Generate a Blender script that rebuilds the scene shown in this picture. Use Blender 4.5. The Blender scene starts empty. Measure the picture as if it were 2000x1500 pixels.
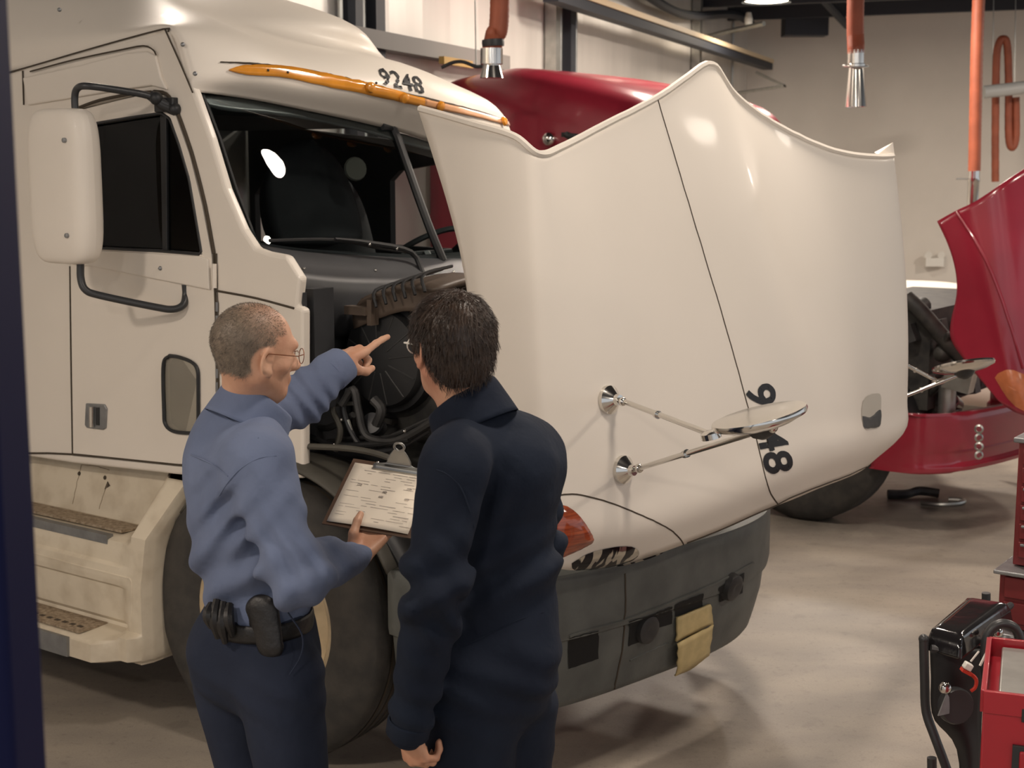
import bpy, bmesh, math, random
import numpy as np
from mathutils import Vector, Matrix
random.seed(7); rng = np.random.default_rng(7)
SC = bpy.context.scene; COL = SC.collection
# ------------------------------------------------------------------ camera
FPX = 2800.0; CH = 2.12; PITCH = math.atan(420 / 2800.0)
cd = bpy.data.cameras.new('camera'); cam = bpy.data.objects.new('camera', cd); COL.objects.link(cam)
cam.location = (0, 0, CH); cam.rotation_euler = (math.pi / 2 - PITCH, 0, 0)
cd.sensor_width = 36; cd.lens = 36 * FPX / 2000.0; cd.clip_end = 200
cd.dof.use_dof = True; cd.dof.focus_distance = 4.0; cd.dof.aperture_fstop = 6.3
SC.camera = cam
# ------------------------------------------------------------------ world, light, exposure
w = bpy.data.worlds.new('world'); SC.world = w; w.use_nodes = True
w.node_tree.nodes['Background'].inputs[0].default_value = (.90, .94, 1.0, 1)
w.node_tree.nodes['Background'].inputs[1].default_value = 0.50
SC.view_settings.view_transform = 'Standard'; SC.view_settings.look = 'None'
SC.view_settings.gamma = 1; SC.view_settings.exposure = 0.45
LAMPS = [(-3.2, 1.2, 75), (-1.4, -2.2, 80), (2.6, -1.6, 52), (4.6, 2.6, 52), (-4.6, 5.0, 60), (-1.9, 7.3, 90), (0.9, 3.2, 34), (4.9, 7.0, 40), (1.15, 6.05, 46), (3.0, 12.4, 110), (7.4, 13.2, 150), (2.88, 16.3, 24), (1.25, 10.5, 75)]  # hall lamps, with unseen ones added to brighten the left and far walls
CEIL = 4.2
for i, (x, y, en) in enumerate(LAMPS):
    ld = bpy.data.lights.new('hall_and_fill_light', 'AREA'); ld.shape = 'DISK'; ld.size = .50
    ld.energy = en; ld.color = (1, .87, .745)
    lo = bpy.data.objects.new('hall_and_fill_light', ld); COL.objects.link(lo); lo.location = (x, y, CEIL - .32)
# ------------------------------------------------------------------ frames
fw = np.array([0, math.cos(PITCH), -math.sin(PITCH)]); up_ = np.array([0, math.sin(PITCH), math.cos(PITCH)]); O3 = np.array([0, 0, CH])
FD = np.array([.812, -.5836, 0]); FD /= np.linalg.norm(FD); LD = np.array([-FD[1], FD[0], 0])
S0, T0 = -2.5, 3.51
ORI = FD * S0 + LD * T0
def ray(x, y): return np.array([(x - 1000) / FPX, 0, 0]) + up_ * (750 - y) / FPX + fw
def W(x, y, d):
    r = ray(x, y); return O3 + r * (d / r[1])
def WZ(x, y, z):
    r = ray(x, y); return O3 + r * ((z - CH) / r[2])
def P(x, y, t):
    r = ray(x, y); k = (t + T0) / float(r @ LD); q = O3 + k * r
    return (float(q @ FD) - S0, t, float(q[2]))
def loc(q): q = np.asarray(q, float); return (float(q @ FD) - S0, float(q @ LD) - T0, float(q[2]))
def proj_local(A):
    A = np.asarray(A, float); Q = A[..., 0:1] * FD + A[..., 1:2] * LD + A[..., 2:3] * np.array([0, 0, 1.]) + ORI - O3
    z = Q @ fw; return 1000 + FPX * Q[..., 0] / z, 750 - FPX * (Q @ up_) / z
CAML = np.array(loc(O3))          # the camera in truck coordinates, used only to tell the outer side of a sheet
# ------------------------------------------------------------------ materials
def mat(name, col, rough=.5, metal=0, noise=0, nscale=5, bump=0, bscale=40, coat=0, col2=None, emit=0, stretch=None, spec=.5, detail=6, lo=.35, hi=.65):
    m = bpy.data.materials.new(name); m.use_nodes = True; nt = m.node_tree; b = nt.nodes['Principled BSDF']
    b.inputs['Base Color'].default_value = (*col, 1); b.inputs['Roughness'].default_value = rough; b.inputs['Metallic'].default_value = metal
    b.inputs['Coat Weight'].default_value = coat; b.inputs['Coat Roughness'].default_value = .08; b.inputs['Specular IOR Level'].default_value = spec
    if emit: b.inputs['Emission Color'].default_value = (*col, 1); b.inputs['Emission Strength'].default_value = emit
    tc = nt.nodes.new('ShaderNodeTexCoord'); mp = nt.nodes.new('ShaderNodeMapping'); nt.links.new(tc.outputs['Object'], mp.inputs[0])
    if stretch: mp.inputs['Scale'].default_value = stretch
    if col2 is None and noise: col2 = tuple(c * (1 - noise) for c in col)
    if col2 is not None:
        n = nt.nodes.new('ShaderNodeTexNoise'); n.inputs['Scale'].default_value = nscale; n.inputs['Detail'].default_value = detail
        r = nt.nodes.new('ShaderNodeValToRGB'); r.color_ramp.elements[0].position = lo; r.color_ramp.elements[1].position = hi
        r.color_ramp.elements[0].color = (*col, 1); r.color_ramp.elements[1].color = (*col2, 1)
        nt.links.new(mp.outputs[0], n.inputs['Vector']); nt.links.new(n.outputs['Fac'], r.inputs[0]); nt.links.new(r.outputs[0], b.inputs['Base Color'])
    if bump:
        n2 = nt.nodes.new('ShaderNodeTexNoise'); n2.inputs['Scale'].default_value = bscale; n2.inputs['Detail'].default_value = 5
        bp = nt.nodes.new('ShaderNodeBump'); bp.inputs['Strength'].default_value = bump; bp.inputs['Distance'].default_value = .02
        nt.links.new(mp.outputs[0], n2.inputs['Vector']); nt.links.new(n2.outputs['Fac'], bp.inputs['Height']); nt.links.new(bp.outputs[0], b.inputs['Normal'])
    return m
def glass(name, tint, refl=1.0):
    m = bpy.data.materials.new(name); m.use_nodes = True; nt = m.node_tree; nt.nodes.clear()
    o = nt.nodes.new('ShaderNodeOutputMaterial'); mx = nt.nodes.new('ShaderNodeMixShader'); tr = nt.nodes.new('ShaderNodeBsdfTransparent'); gl = nt.nodes.new('ShaderNodeBsdfGlossy'); lw = nt.nodes.new('ShaderNodeLayerWeight'); lw.inputs[0].default_value = .5; pw = nt.nodes.new('ShaderNodeMath'); pw.operation = 'POWER'; pw.inputs[1].default_value = 4.5; fr = nt.nodes.new('ShaderNodeMath'); fr.operation = 'MULTIPLY_ADD'; fr.inputs[1].default_value = .9; fr.inputs[2].default_value = .045; nt.links.new(lw.outputs['Facing'], pw.inputs[0]); nt.links.new(pw.outputs[0], fr.inputs[0])
    tr.inputs[0].default_value = (*tint, 1); gl.inputs['Roughness'].default_value = .015; gl.inputs['Color'].default_value = (refl, refl, refl, 1)
    nt.links.new(fr.outputs[0], mx.inputs[0]); nt.links.new(tr.outputs[0], mx.inputs[1]); nt.links.new(gl.outputs[0], mx.inputs[2]); nt.links.new(mx.outputs[0], o.inputs[0]); return m
M = {}
M['white'] = mat('truck_white_paint', (.80, .735, .65), .46, noise=.03, nscale=2, coat=.05, spec=.35)
M['skirt'] = mat('dusty_white_paint', (.68, .60, .47), .5, col2=(.50, .42, .31), nscale=9, bump=.04, bscale=60, lo=.45, hi=.8)
M['tread'] = mat('worn_step_tread', (.42, .33, .23), .7, col2=(.22, .16, .10), nscale=60, bump=.5, bscale=130)
M['alu'] = mat('dull_aluminium', (.33, .34, .35), .45, .8, noise=.2, nscale=20)
M['chrome'] = mat('chrome', (.72, .70, .66), .14, 1)
M['steel'] = mat('galvanised_steel', (.50, .50, .47), .38, .9, noise=.2, nscale=12)
M['black'] = mat('black_plastic', (.022, .023, .025), .48, noise=.3, nscale=9)
M['blacksat'] = mat('black_satin_tube', (.035, .036, .038), .38)
M['seam'] = mat('shut_line', (.06, .045, .03), .8)
M['dark'] = mat('engine_grime', (.018, .018, .018), .6, col2=(.05, .048, .042), nscale=14)
M['dark2'] = mat('engine_part', (.05, .05, .05), .5, col2=(.025, .025, .026), nscale=11)
M['cowl'] = mat('cowl_panel', (.045, .047, .052), .42, noise=.25, nscale=6)
M['olive'] = mat('inner_fender_dust', (.085, .08, .066), .6, col2=(.06, .055, .045), nscale=7)
M['brown'] = mat('intake_duct_brown', (.115, .085, .065), .5, noise=.35, nscale=9)
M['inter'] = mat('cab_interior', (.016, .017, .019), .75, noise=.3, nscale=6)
M['rubber'] = mat('tire_rubber', (.058, .052, .045), .8, col2=(.035, .033, .03), nscale=14, bump=.1, bscale=60)
M['rim'] = mat('dusty_wheel_rim', (.55, .43, .27), .5, noise=.3, nscale=10)
M['bumper'] = mat('bumper_grey_plastic', (.125, .132, .122), .55, col2=(.085, .09, .085), nscale=7, bump=.05, bscale=90)
M['plate'] = mat('licence_plate_back', (.62, .49, .24), .55, noise=.15, nscale=25)
M['amber'] = mat('amber_lens', (.86, .34, .035), .18, coat=.5, noise=.25, nscale=9)
M['amberp'] = mat('amber_paint_pale', (.78, .40, .20), .3, noise=.1, nscale=9)
M['signal'] = mat('turn_signal_lens', (.40, .085, .03), .15, coat=.6, stretch=(1, 1, 14), col2=(.20, .035, .015), nscale=9)
M['black_ink'] = mat('black_lettering', (.012, .012, .014), .5)
M['glass'] = glass('windshield_glass', (.66, .72, .72), .55); M['glassd'] = glass('tinted_window_glass', (.12, .135, .14), .5); M['glassm'] = glass('peep_window_glass', (.8, .8, .78))
M['red'] = mat('red_truck_paint', (.34, .020, .042), .28, coat=.6, noise=.25, nscale=2)
M['tool'] = mat('red_tool_cart_paint', (.40, .010, .022), .35, coat=.3, noise=.15, nscale=4)
M['toolb'] = mat('red_tool_chest_paint', (.20, .022, .025), .4, noise=.25, nscale=4)
M['hose'] = mat('orange_exhaust_hose', (.33, .085, .04), .6, noise=.25, nscale=6)
M['post'] = mat('navy_post_paint', (.004, .006, .035), .6, spec=.12)
M['vinyl'] = mat('black_gloss_vinyl', (.012, .011, .012), .12, coat=.7, bump=.1, bscale=9)
M['skin'] = mat('skin', (.60, .345, .225), .5, col2=(.50, .25, .155), nscale=14, bump=.06, bscale=120)
M['skin2'] = mat('fair_skin', (.60, .33, .21), .5, col2=(.52, .24, .15), nscale=14, bump=.06, bscale=120)
M['lip'] = mat('lips', (.42, .15, .10), .5)
M['shirt'] = mat('blue_work_shirt', (.150, .185, .285), .85, col2=(.125, .155, .245), nscale=5, bump=.45, bscale=9, spec=.2)
M['pants'] = mat('navy_work_trousers', (.024, .031, .054), .9, noise=.25, nscale=5, bump=.45, bscale=8, spec=.2)
M['cover'] = mat('dark_navy_coverall', (.0125, .0185, .033), .85, col2=(.009, .013, .025), nscale=5, bump=.5, bscale=8, spec=.2)
M['leather'] = mat('black_leather', (.012, .011, .011), .45, bump=.15, bscale=60)
M['hairg'] = mat('grey_cropped_hair', (.30, .25, .195), .7, col2=(.13, .105, .085), nscale=60)
M['hairb'] = mat('brown_hair', (.028, .017, .012), .42, col2=(.055, .033, .022), nscale=30)
M['paper'] = mat('form_paper', (.80, .72, .60), .8)
M['ink'] = mat('pencil_grey_ink', (.45, .40, .36), .9)
M['board'] = mat('brown_clipboard', (.10, .06, .04), .4)
M['wire'] = mat('thin_metal_wire', (.30, .12, .06), .3, .8)
M['lamp'] = mat('lamp_glow', (1, .86, .62), .4, emit=14)
M['dsteel'] = mat('dark_roof_steel', (.022, .026, .036), .6)
M['cream'] = mat('cream_enamel', (.66, .52, .34), .5)
M['plasw'] = mat('white_plastic', (.80, .78, .72), .45)
M['redpl'] = mat('red_plastic', (.55, .05, .03), .4)
# ------------------------------------------------------------------ geometry helpers
def mesh(name, V, Fc, m, parent=None, smooth=True, autos=None, **props):
    me = bpy.data.meshes.new(name)
    V = np.asarray(V, float)
    me.from_pydata([tuple(v) for v in V], [], [tuple(int(i) for i in f) for f in Fc]); me.update()
    mats = m if isinstance(m, (list, tuple)) else [m]
    for q in mats: me.materials.append(q)
    if smooth:
        me.polygons.foreach_set('use_smooth', [True] * len(me.polygons))
        if autos:
            try: me.set_sharp_from_angle(angle=math.radians(autos))
            except Exception: pass
    o = bpy.data.objects.new(name, me); COL.objects.link(o)
    if parent is not None: o.parent = parent
    for k, v in props.items(): o[k] = v
    return o
def empty(name, loc_=(0, 0, 0), rz=0, label=None, cat=None, group=None):
    o = bpy.data.objects.new(name, None); COL.objects.link(o); o.location = loc_; o.rotation_euler = (0, 0, rz)
    return tag(o, label, cat, group)
def tag(o, label=None, cat=None, group=None, kind=None):
    for k, v in (('label', label), ('category', cat), ('group', group), ('kind', kind)):
        if v: o[k] = v
    return o
def mod(o, kind, **kw):
    q = o.modifiers.new(kind.lower(), kind)
    for k, v in kw.items(): setattr(q, k, v)
    return o
def bevel(o, wd=.004, seg=2): return mod(o, 'BEVEL', width=wd, segments=seg, limit_method='ANGLE')
class MB:
    def __init__(s): s.V = []; s.F = []
    def add(s, V, F_):
        n = len(s.V); s.V += [tuple(map(float, v)) for v in V]; s.F += [tuple(i + n for i in f) for f in F_]; return s
    def box(s, c, d, R=None):
        c = np.asarray(c, float); h = np.asarray(d, float) / 2
        V = [np.array([x, y, z]) * h for x in (-1, 1) for y in (-1, 1) for z in (-1, 1)]
        if R is not None: V = [np.asarray(R) @ v for v in V]
        return s.add([c + v for v in V], [(0, 1, 3, 2), (4, 6, 7, 5), (0, 4, 5, 1), (2, 3, 7, 6), (0, 2, 6, 4), (1, 5, 7, 3)])
    def tube(s, pts, r, n=10, smooth=4, cap=True):
        pts = [np.asarray(p, float) for p in pts]; m0 = len(pts)
        if smooth and m0 > 2:
            rr = r if hasattr(r, '__len__') else [r] * m0
            Q = cr(np.array([np.append(p, rr[i]) for i, p in enumerate(pts)]), (m0 - 1) * smooth + 1); pts = [q[:3] for q in Q]; r = [q[3] for q in Q]
        rr = r if hasattr(r, '__len__') else [r] * len(pts)
        V = []; F_ = []; prev = None
        for i, p in enumerate(pts):
            d = pts[min(i + 1, len(pts) - 1)] - pts[max(i - 1, 0)]; d = d / (np.linalg.norm(d) + 1e-9)
            a = prev if prev is not None else np.array([0, 0, 1.]) if abs(d[2]) < .9 else np.array([1., 0, 0])
            a = a - d * (a @ d); a /= np.linalg.norm(a) + 1e-9; b = np.cross(d, a); prev = a
            for k in range(n):
                th = 2 * math.pi * k / n; V.append(p + rr[i] * (math.cos(th) * a + math.sin(th) * b))
            if i:
                for k in range(n):
                    k2 = (k + 1) % n; F_.append(((i - 1) * n + k, (i - 1) * n + k2, i * n + k2, i * n + k))
        if cap: F_.append(tuple(range(n))[::-1]); F_.append(tuple((len(pts) - 1) * n + k for k in range(n)))
        return s.add(V, F_)
    def lathe(s, c, ax, prof, n=24, ref=None, capends=True):
        c = np.asarray(c, float); ax = np.asarray(ax, float); ax /= np.linalg.norm(ax)
        a = np.array([0, 0, 1.]) if abs(ax[2]) < .9 else np.array([1., 0, 0]); a = a - ax * (a @ ax); a /= np.linalg.norm(a); b = np.cross(ax, a)
        V = []; F_ = []
        for i, (r, h) in enumerate(prof):
            for k in range(n):
                th = 2 * math.pi * k / n; V.append(c + ax * h + r * (math.cos(th) * a + math.sin(th) * b))
            if i:
                for k in range(n):
                    k2 = (k + 1) % n; F_.append(((i - 1) * n + k, (i - 1) * n + k2, i * n + k2, i * n + k))
        if capends: F_.append(tuple(range(n))[::-1]); F_.append(tuple((len(prof) - 1) * n + k for k in range(n)))
        return s.add(V, F_)
    def ball(s, c, r, n=12):
        pr = [(r * math.sin(math.pi * i / n) + 1e-4, -r * math.cos(math.pi * i / n)) for i in range(n + 1)]
        return s.lathe(c, (0, 0, 1), pr, n * 2)
    def build(s, name, m, parent=None, smooth=True, autos=40, **kw): return mesh(name, s.V, s.F, m, parent, smooth, autos, **kw)
def cr(A, n):
    A = np.asarray(A, float); m = len(A)
    if m == 2: t = np.linspace(0, 1, n)[:, None]; return A[0] * (1 - t) + A[1] * t
    E = np.vstack([2 * A[0] - A[1], A, 2 * A[-1] - A[-2]]); out = []
    for u in np.linspace(0, m - 1, n):
        i = min(int(u), m - 2); f = u - i; p0, p1, p2, p3 = E[i:i + 4]
        out.append(.5 * (2 * p1 + (p2 - p0) * f + (2 * p0 - 5 * p1 + 4 * p2 - p3) * f * f + (3 * p1 - p0 - 3 * p2 + p3) * f ** 3))
    return np.array(out)
def lin(A, n):
    A = np.asarray(A, float); m = len(A); u = np.linspace(0, m - 1, n); i = np.minimum(u.astype(int), m - 2); f = (u - i).reshape((-1,) + (1,) * (A.ndim - 1)); return A[i] * (1 - f) + A[i + 1] * f
def grid(cols, nu, nv, v_lin=False):
    C = np.array([(lin if v_lin else cr)(c, nv) for c in cols]); return np.array([cr(C[:, j], nu) for j in range(nv)]).transpose(1, 0, 2)
def gridmesh(name, G, m, parent=None, thick=0, flip=False, off=-1, autos=None, ref=None, **kw):
    nu, nv = G.shape[:2]; Fc = [(i * nv + j, (i + 1) * nv + j, (i + 1) * nv + j + 1, i * nv + j + 1) for i in range(nu - 1) for j in range(nv - 1)]
    rt_ = parent
    while rt_ is not None and rt_.parent is not None: rt_ = rt_.parent
    if ref is not None: flip = ((normals(G) * (G - np.array(ref))).sum(-1) > 0).mean() < .5
    elif thick and rt_ is not None and 'semi_truck' in rt_.name and ((normals(G) * (CAML - G)).sum(-1) > 0).mean() < .5: flip = True
    if flip: Fc = [f[::-1] for f in Fc]
    o = mesh(name, G.reshape(-1, 3), Fc, m, parent, True, autos, **kw)
    if thick: mod(o, 'SOLIDIFY', thickness=thick, offset=off)
    return o
def normals(G):
    du = np.gradient(G, axis=0); dv = np.gradient(G, axis=1); n = np.cross(du, dv); return n / (np.linalg.norm(n, axis=2, keepdims=True) + 1e-9)
def panel(name, outer, holes, f3, m, parent, thick=.03, bev=.004, nrm=(0, -1, 0)):
    """outline with holes, 2D points mapped by f3, thickness goes away from nrm"""
    bm = bmesh.new(); es = []
    for lp in [outer] + list(holes):
        vs = [bm.verts.new(f3(p)) for p in lp]
        for i in range(len(vs)): es.append(bm.edges.new((vs[i], vs[(i + 1) % len(vs)])))
    bmesh.ops.triangle_fill(bm, use_beauty=True, use_dissolve=False, edges=es, normal=nrm)
    for f in bm.faces:
        f.normal_update()
        if f.normal.dot(Vector(nrm)) < 0: f.normal_flip()
    me = bpy.data.meshes.new(name); bm.to_mesh(me); bm.free(); me.materials.append(m)
    o = bpy.data.objects.new(name, me); COL.objects.link(o); o.parent = parent
    mod(o, 'SOLIDIFY', thickness=thick, offset=-1)
    if bev: bevel(o, bev, 3)
    return o
def text_mesh(s, offset=0):
    c = bpy.data.curves.new('t', 'FONT'); c.body = s; c.size = 1; c.offset = offset; c.resolution_u = 6
    o = bpy.data.objects.new('t', c); COL.objects.link(o); dg = bpy.context.evaluated_depsgraph_get(); dg.update()
    me = bpy.data.meshes.new_from_object(o.evaluated_get(dg)); bm = bmesh.new(); bm.from_mesh(me)
    bmesh.ops.triangulate(bm, faces=bm.faces[:]); bmesh.ops.subdivide_edges(bm, edges=[e for e in bm.edges if e.calc_length() > .12], cuts=3, use_grid_fill=False)
    bmesh.ops.triangulate(bm, faces=bm.faces[:]); bm.verts.index_update()
    V = np.array([v.co[:2] for v in bm.verts]); Fc = [[v.index for v in f.verts] for f in bm.faces]; bm.free()
    bpy.data.objects.remove(o); bpy.data.meshes.remove(me); bpy.data.curves.remove(c)
    V -= V.min(0); V /= V.max(0); return V, Fc
class Surf:
    """looks up the point of a lofted surface that lies behind a pixel (dense sample, bilinear refine)"""
    def __init__(s, G, sgn=1):
        s.G = lin(lin(G, G.shape[0] * 5).transpose(1, 0, 2), G.shape[1] * 5).transpose(1, 0, 2); s.N = normals(s.G) * sgn; s.X, s.Y = proj_local(s.G)
        fl = ((CAML - s.G) * s.N).sum(-1) < 0; s.N[fl] *= -1
    def at(s, x, y, off=0):
        d = ((s.X - x) ** 2 + (s.Y - y) ** 2).ravel(); g0 = s.G.reshape(-1, 3); near = np.flatnonzero(d < d.min() + 60)
        dist = np.linalg.norm(g0[near] - CAML, axis=1); near = near[dist < dist.min() + .10]; idx = near[np.argsort(d[near])[:4]]; wts = 1 / (d[idx] + .05); wts /= wts.sum()
        g = s.G.reshape(-1, 3)[idx]; n = s.N.reshape(-1, 3)[idx]; pt = (g * wts[:, None]).sum(0); nn = (n * wts[:, None]).sum(0); nn /= np.linalg.norm(nn)
        return pt + nn * off, nn
    def line(s, pts, n=40, off=0): return [s.at(x, y, off)[0] for x, y in cr(np.array(pts, float), n)]
    def decal(s, name, V, Fc, m, parent, off=.002, **kw):
        return mesh(name, [s.at(x, y, off)[0] for x, y in V], Fc, m, parent, True, **kw)
    def disc(s, c, rx, ry, ang=0, n=28, rings=4):
        V = [c]; Fc = []
        for r in range(1, rings + 1):
            for k in range(n):
                th = 2 * math.pi * k / n; a = rx * r / rings * math.cos(th); b = ry * r / rings * math.sin(th)
                V.append((c[0] + a * math.cos(ang) - b * math.sin(ang), c[1] + a * math.sin(ang) + b * math.cos(ang)))
        for k in range(n):
            k2 = (k + 1) % n; Fc.append((0, 1 + k, 1 + k2))
            for r in range(rings - 1): Fc.append((1 + r * n + k, 1 + (r + 1) * n + k, 1 + (r + 1) * n + k2, 1 + r * n + k2))
        return V, Fc
# ================================================================== the hall
def struct(o): o['kind'] = 'structure'; return o
def brick(m_): return m_
STAINS = [(tuple(WZ(1740, 1000, 0)[:2]), .55, .30), (tuple(WZ(1560, 1010, 0)[:2]), .35, .45), (tuple(WZ(1300, 1430, 0)[:2]), .30, .62)]
def floor_mat():
    m = mat('concrete_floor', (.41, .365, .31), .5, col2=(.29, .255, .215), nscale=.9, lo=.3, hi=.75, detail=9, bump=.05, bscale=30)
    nt = m.node_tree; b = nt.nodes['Principled BSDF']; base = b.inputs['Base Color'].links[0].from_socket
    tc = nt.nodes.new('ShaderNodeTexCoord'); mp = nt.nodes.new('ShaderNodeMapping'); mp.inputs['Rotation'].default_value = (0, 0, .5); mp.inputs['Scale'].default_value = (.7, 1.6, 1)
    n = nt.nodes.new('ShaderNodeTexNoise'); n.inputs['Scale'].default_value = 2.2; n.inputs['Detail'].default_value = 8; r = nt.nodes.new('ShaderNodeValToRGB')
    r.color_ramp.elements[0].position = .38; r.color_ramp.elements[1].position = .62; r.color_ramp.elements[0].color = (.86, .85, .85, 1); r.color_ramp.elements[1].color = (1.05, 1.03, 1, 1)
    mx = nt.nodes.new('ShaderNodeMix'); mx.data_type = 'RGBA'; mx.blend_type = 'MULTIPLY'; mx.inputs[0].default_value = 1
    nt.links.new(tc.outputs['Object'], mp.inputs[0]); nt.links.new(mp.outputs[0], n.inputs['Vector']); nt.links.new(n.outputs['Fac'], r.inputs[0])
    # oil patches
    n3 = nt.nodes.new('ShaderNodeTexNoise'); n3.inputs['Scale'].default_value = .55; n3.inputs['Detail'].default_value = 6; r3 = nt.nodes.new('ShaderNodeValToRGB')
    r3.color_ramp.elements[0].position = .57; r3.color_ramp.elements[1].position = .72; r3.color_ramp.elements[0].color = (1, 1, 1, 1); r3.color_ramp.elements[1].color = (.45, .46, .5, 1)
    nt.links.new(tc.outputs['Object'], n3.inputs['Vector']); nt.links.new(n3.outputs['Fac'], r3.inputs[0])
    mx2 = nt.nodes.new('ShaderNodeMix'); mx2.data_type = 'RGBA'; mx2.blend_type = 'MULTIPLY'; mx2.inputs[0].default_value = 1
    nt.links.new(base, mx.inputs[6]); nt.links.new(r.outputs[0], mx.inputs[7]); nt.links.new(mx.outputs[2], mx2.inputs[6]); nt.links.new(r3.outputs[0], mx2.inputs[7]); last = mx2.outputs[2]
    for (cx, cy), rad, sc in STAINS:                                   # oily patches with ragged rims
        ds = nt.nodes.new('ShaderNodeVectorMath'); ds.operation = 'DISTANCE'; ds.inputs[1].default_value = (cx, cy, 0); n4 = nt.nodes.new('ShaderNodeTexNoise'); n4.inputs['Scale'].default_value = 3; n4.inputs['Detail'].default_value = 9; n4.inputs['Roughness'].default_value = .7
        ad = nt.nodes.new('ShaderNodeMath'); ad.operation = 'MULTIPLY_ADD'; ad.inputs[1].default_value = 1.6 * rad; mr = nt.nodes.new('ShaderNodeMapRange'); mr.inputs[1].default_value = rad * 1.1; mr.inputs[2].default_value = rad * 2.0; mr.inputs[3].default_value = sc; mr.inputs[4].default_value = 1
        nt.links.new(tc.outputs['Object'], ds.inputs[0]); nt.links.new(tc.outputs['Object'], n4.inputs['Vector']); nt.links.new(n4.outputs['Fac'], ad.inputs[0]); nt.links.new(ds.outputs['Value'], ad.inputs[2]); nt.links.new(ad.outputs[0], mr.inputs[0])
        m3 = nt.nodes.new('ShaderNodeMix'); m3.data_type = 'RGBA'; m3.blend_type = 'MULTIPLY'; m3.inputs[0].default_value = 1; nt.links.new(last, m3.inputs[6]); nt.links.new(mr.outputs[0], m3.inputs[7]); last = m3.outputs[2]
    for sc_, lo_, hi_, dk in ((38, .28, .42, .80), (9, .30, .40, .86), (140, .35, .6, .90)):   # specks and scuffs
        n5 = nt.nodes.new('ShaderNodeTexNoise'); n5.inputs['Scale'].default_value = sc_; n5.inputs['Detail'].default_value = 6; r5 = nt.nodes.new('ShaderNodeValToRGB'); r5.color_ramp.elements[0].position = lo_; r5.color_ramp.elements[1].position = hi_; r5.color_ramp.elements[0].color = (dk, dk, dk, 1); r5.color_ramp.elements[1].color = (1, 1, 1, 1)
        m5 = nt.nodes.new('ShaderNodeMix'); m5.data_type = 'RGBA'; m5.blend_type = 'MULTIPLY'; m5.inputs[0].default_value = 1; nt.links.new(tc.outputs['Object'], n5.inputs['Vector']); nt.links.new(n5.outputs['Fac'], r5.inputs[0]); nt.links.new(last, m5.inputs[6]); nt.links.new(r5.outputs[0], m5.inputs[7]); last = m5.outputs[2]
    nt.links.new(last, b.inputs['Base Color'])
    return m
struct(mesh('floor', [(-12, -6, 0), (14, -6, 0), (14, 26, 0), (-12, 26, 0)], [(0, 1, 2, 3)], floor_mat(), smooth=False))
CW = W(1455, 300, 20.0); WD = np.array([.366, .931, 0]); WD /= np.linalg.norm(WD); RD = np.array([WD[1], -WD[0], 0])
def wp(k, off=0, z=0): q = CW - WD * k + RD * off; return np.array([q[0], q[1], z])       # along the left wall, off = distance into the hall
def kx(px, off=.0):                                                                        # where a pixel column meets the left wall
    s = (px - 1000) / FPX; q = CW + RD * off; return (q[0] - s * q[1]) / (WD[0] - s * WD[1])
wallm = mat('metal_wall_panel', (.78, .74, .685), .34, .22, noise=.10, nscale=3, stretch=(1, 1, .15), bump=.12, bscale=4)
wallp = mat('painted_block_wall', (.74, .70, .64), .7, noise=.05, nscale=2)
Vw = []; Fw = []; N_ = 62
for i in range(N_ + 1):
    for j, z in enumerate((0, CEIL)): Vw.append(wp(i * .5, .012 if i % 2 else 0, z))
    if i: Fw.append((2 * i - 2, 2 * i, 2 * i + 1, 2 * i - 1))
struct(mesh('wall_left', Vw, Fw, wallm, smooth=False))
a, b_ = wp(0), wp(0) + RD * 16
struct(mesh('wall_back', [a, b_, b_ + [0, 0, CEIL], a + [0, 0, CEIL]], [(0, 1, 2, 3)], wallp, smooth=False))
struct(mesh('ceiling', [(-12, -6, CEIL), (14, -6, CEIL), (14, 26, CEIL), (-12, 26, CEIL)], [(0, 3, 2, 1)], M['dsteel'], smooth=False))
dn = mat('grey_ceiling_band', (.30, .28, .26), .8)
band = MB()
for k in range(60): band.box(wp(0) + RD * (.135 + k * .27) + [0, 0, CEIL - .2], (.26, .26, .4) if 0 else (.272, .03, .36), np.array([RD, -WD, [0, 0, 1]]).T)
def onwall(px, off=0): return kx(px, off)
RW = np.array([WD, RD, [0, 0, 1]]).T                                                        # box axes along wall, out of wall, up
# steel columns and conduits on the left wall
for px_, wd_, mt, lab in ((692, .10, 'dsteel', 'dark steel column on the panelled wall just right of the white roof fairing'),
                          (733, .13, 'dsteel', 'dark steel column on the panelled wall left of the yellow strip'),
                          (1074, .10, 'steel', 'bright steel channel on the panelled wall, left one of the close pair'),
                          (1104, .13, 'dsteel', 'dark steel channel on the panelled wall, right one of the close pair'),
                          (1350, .10, 'steel', 'thin steel channel on the wall just above the hood peak')):
    k = kx(px_, .05); tag(MB().box(wp(k, .065, 2.15), (wd_, .10, 4.3), RW).build('wall_channel', M[mt]), lab, 'wall channel', 'steel channels on the panelled wall')
for px_, lab in ((672, 'thin vertical conduit leftmost on the panelled wall'), (716, 'thin conduit between the two dark wall columns'), (1091, 'thin conduit between the close pair of wall channels'), (1120, 'thin conduit right of the dark wall channel'), (1420, 'thin conduit near the hall corner')):
    k = kx(px_, .04); tag(MB().tube([wp(k, .045, 0.), wp(k, .045, CEIL)], .018, 8, 0).build('wall_conduit', M['steel']), lab, 'conduit', 'thin conduits on the panelled wall')
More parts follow.
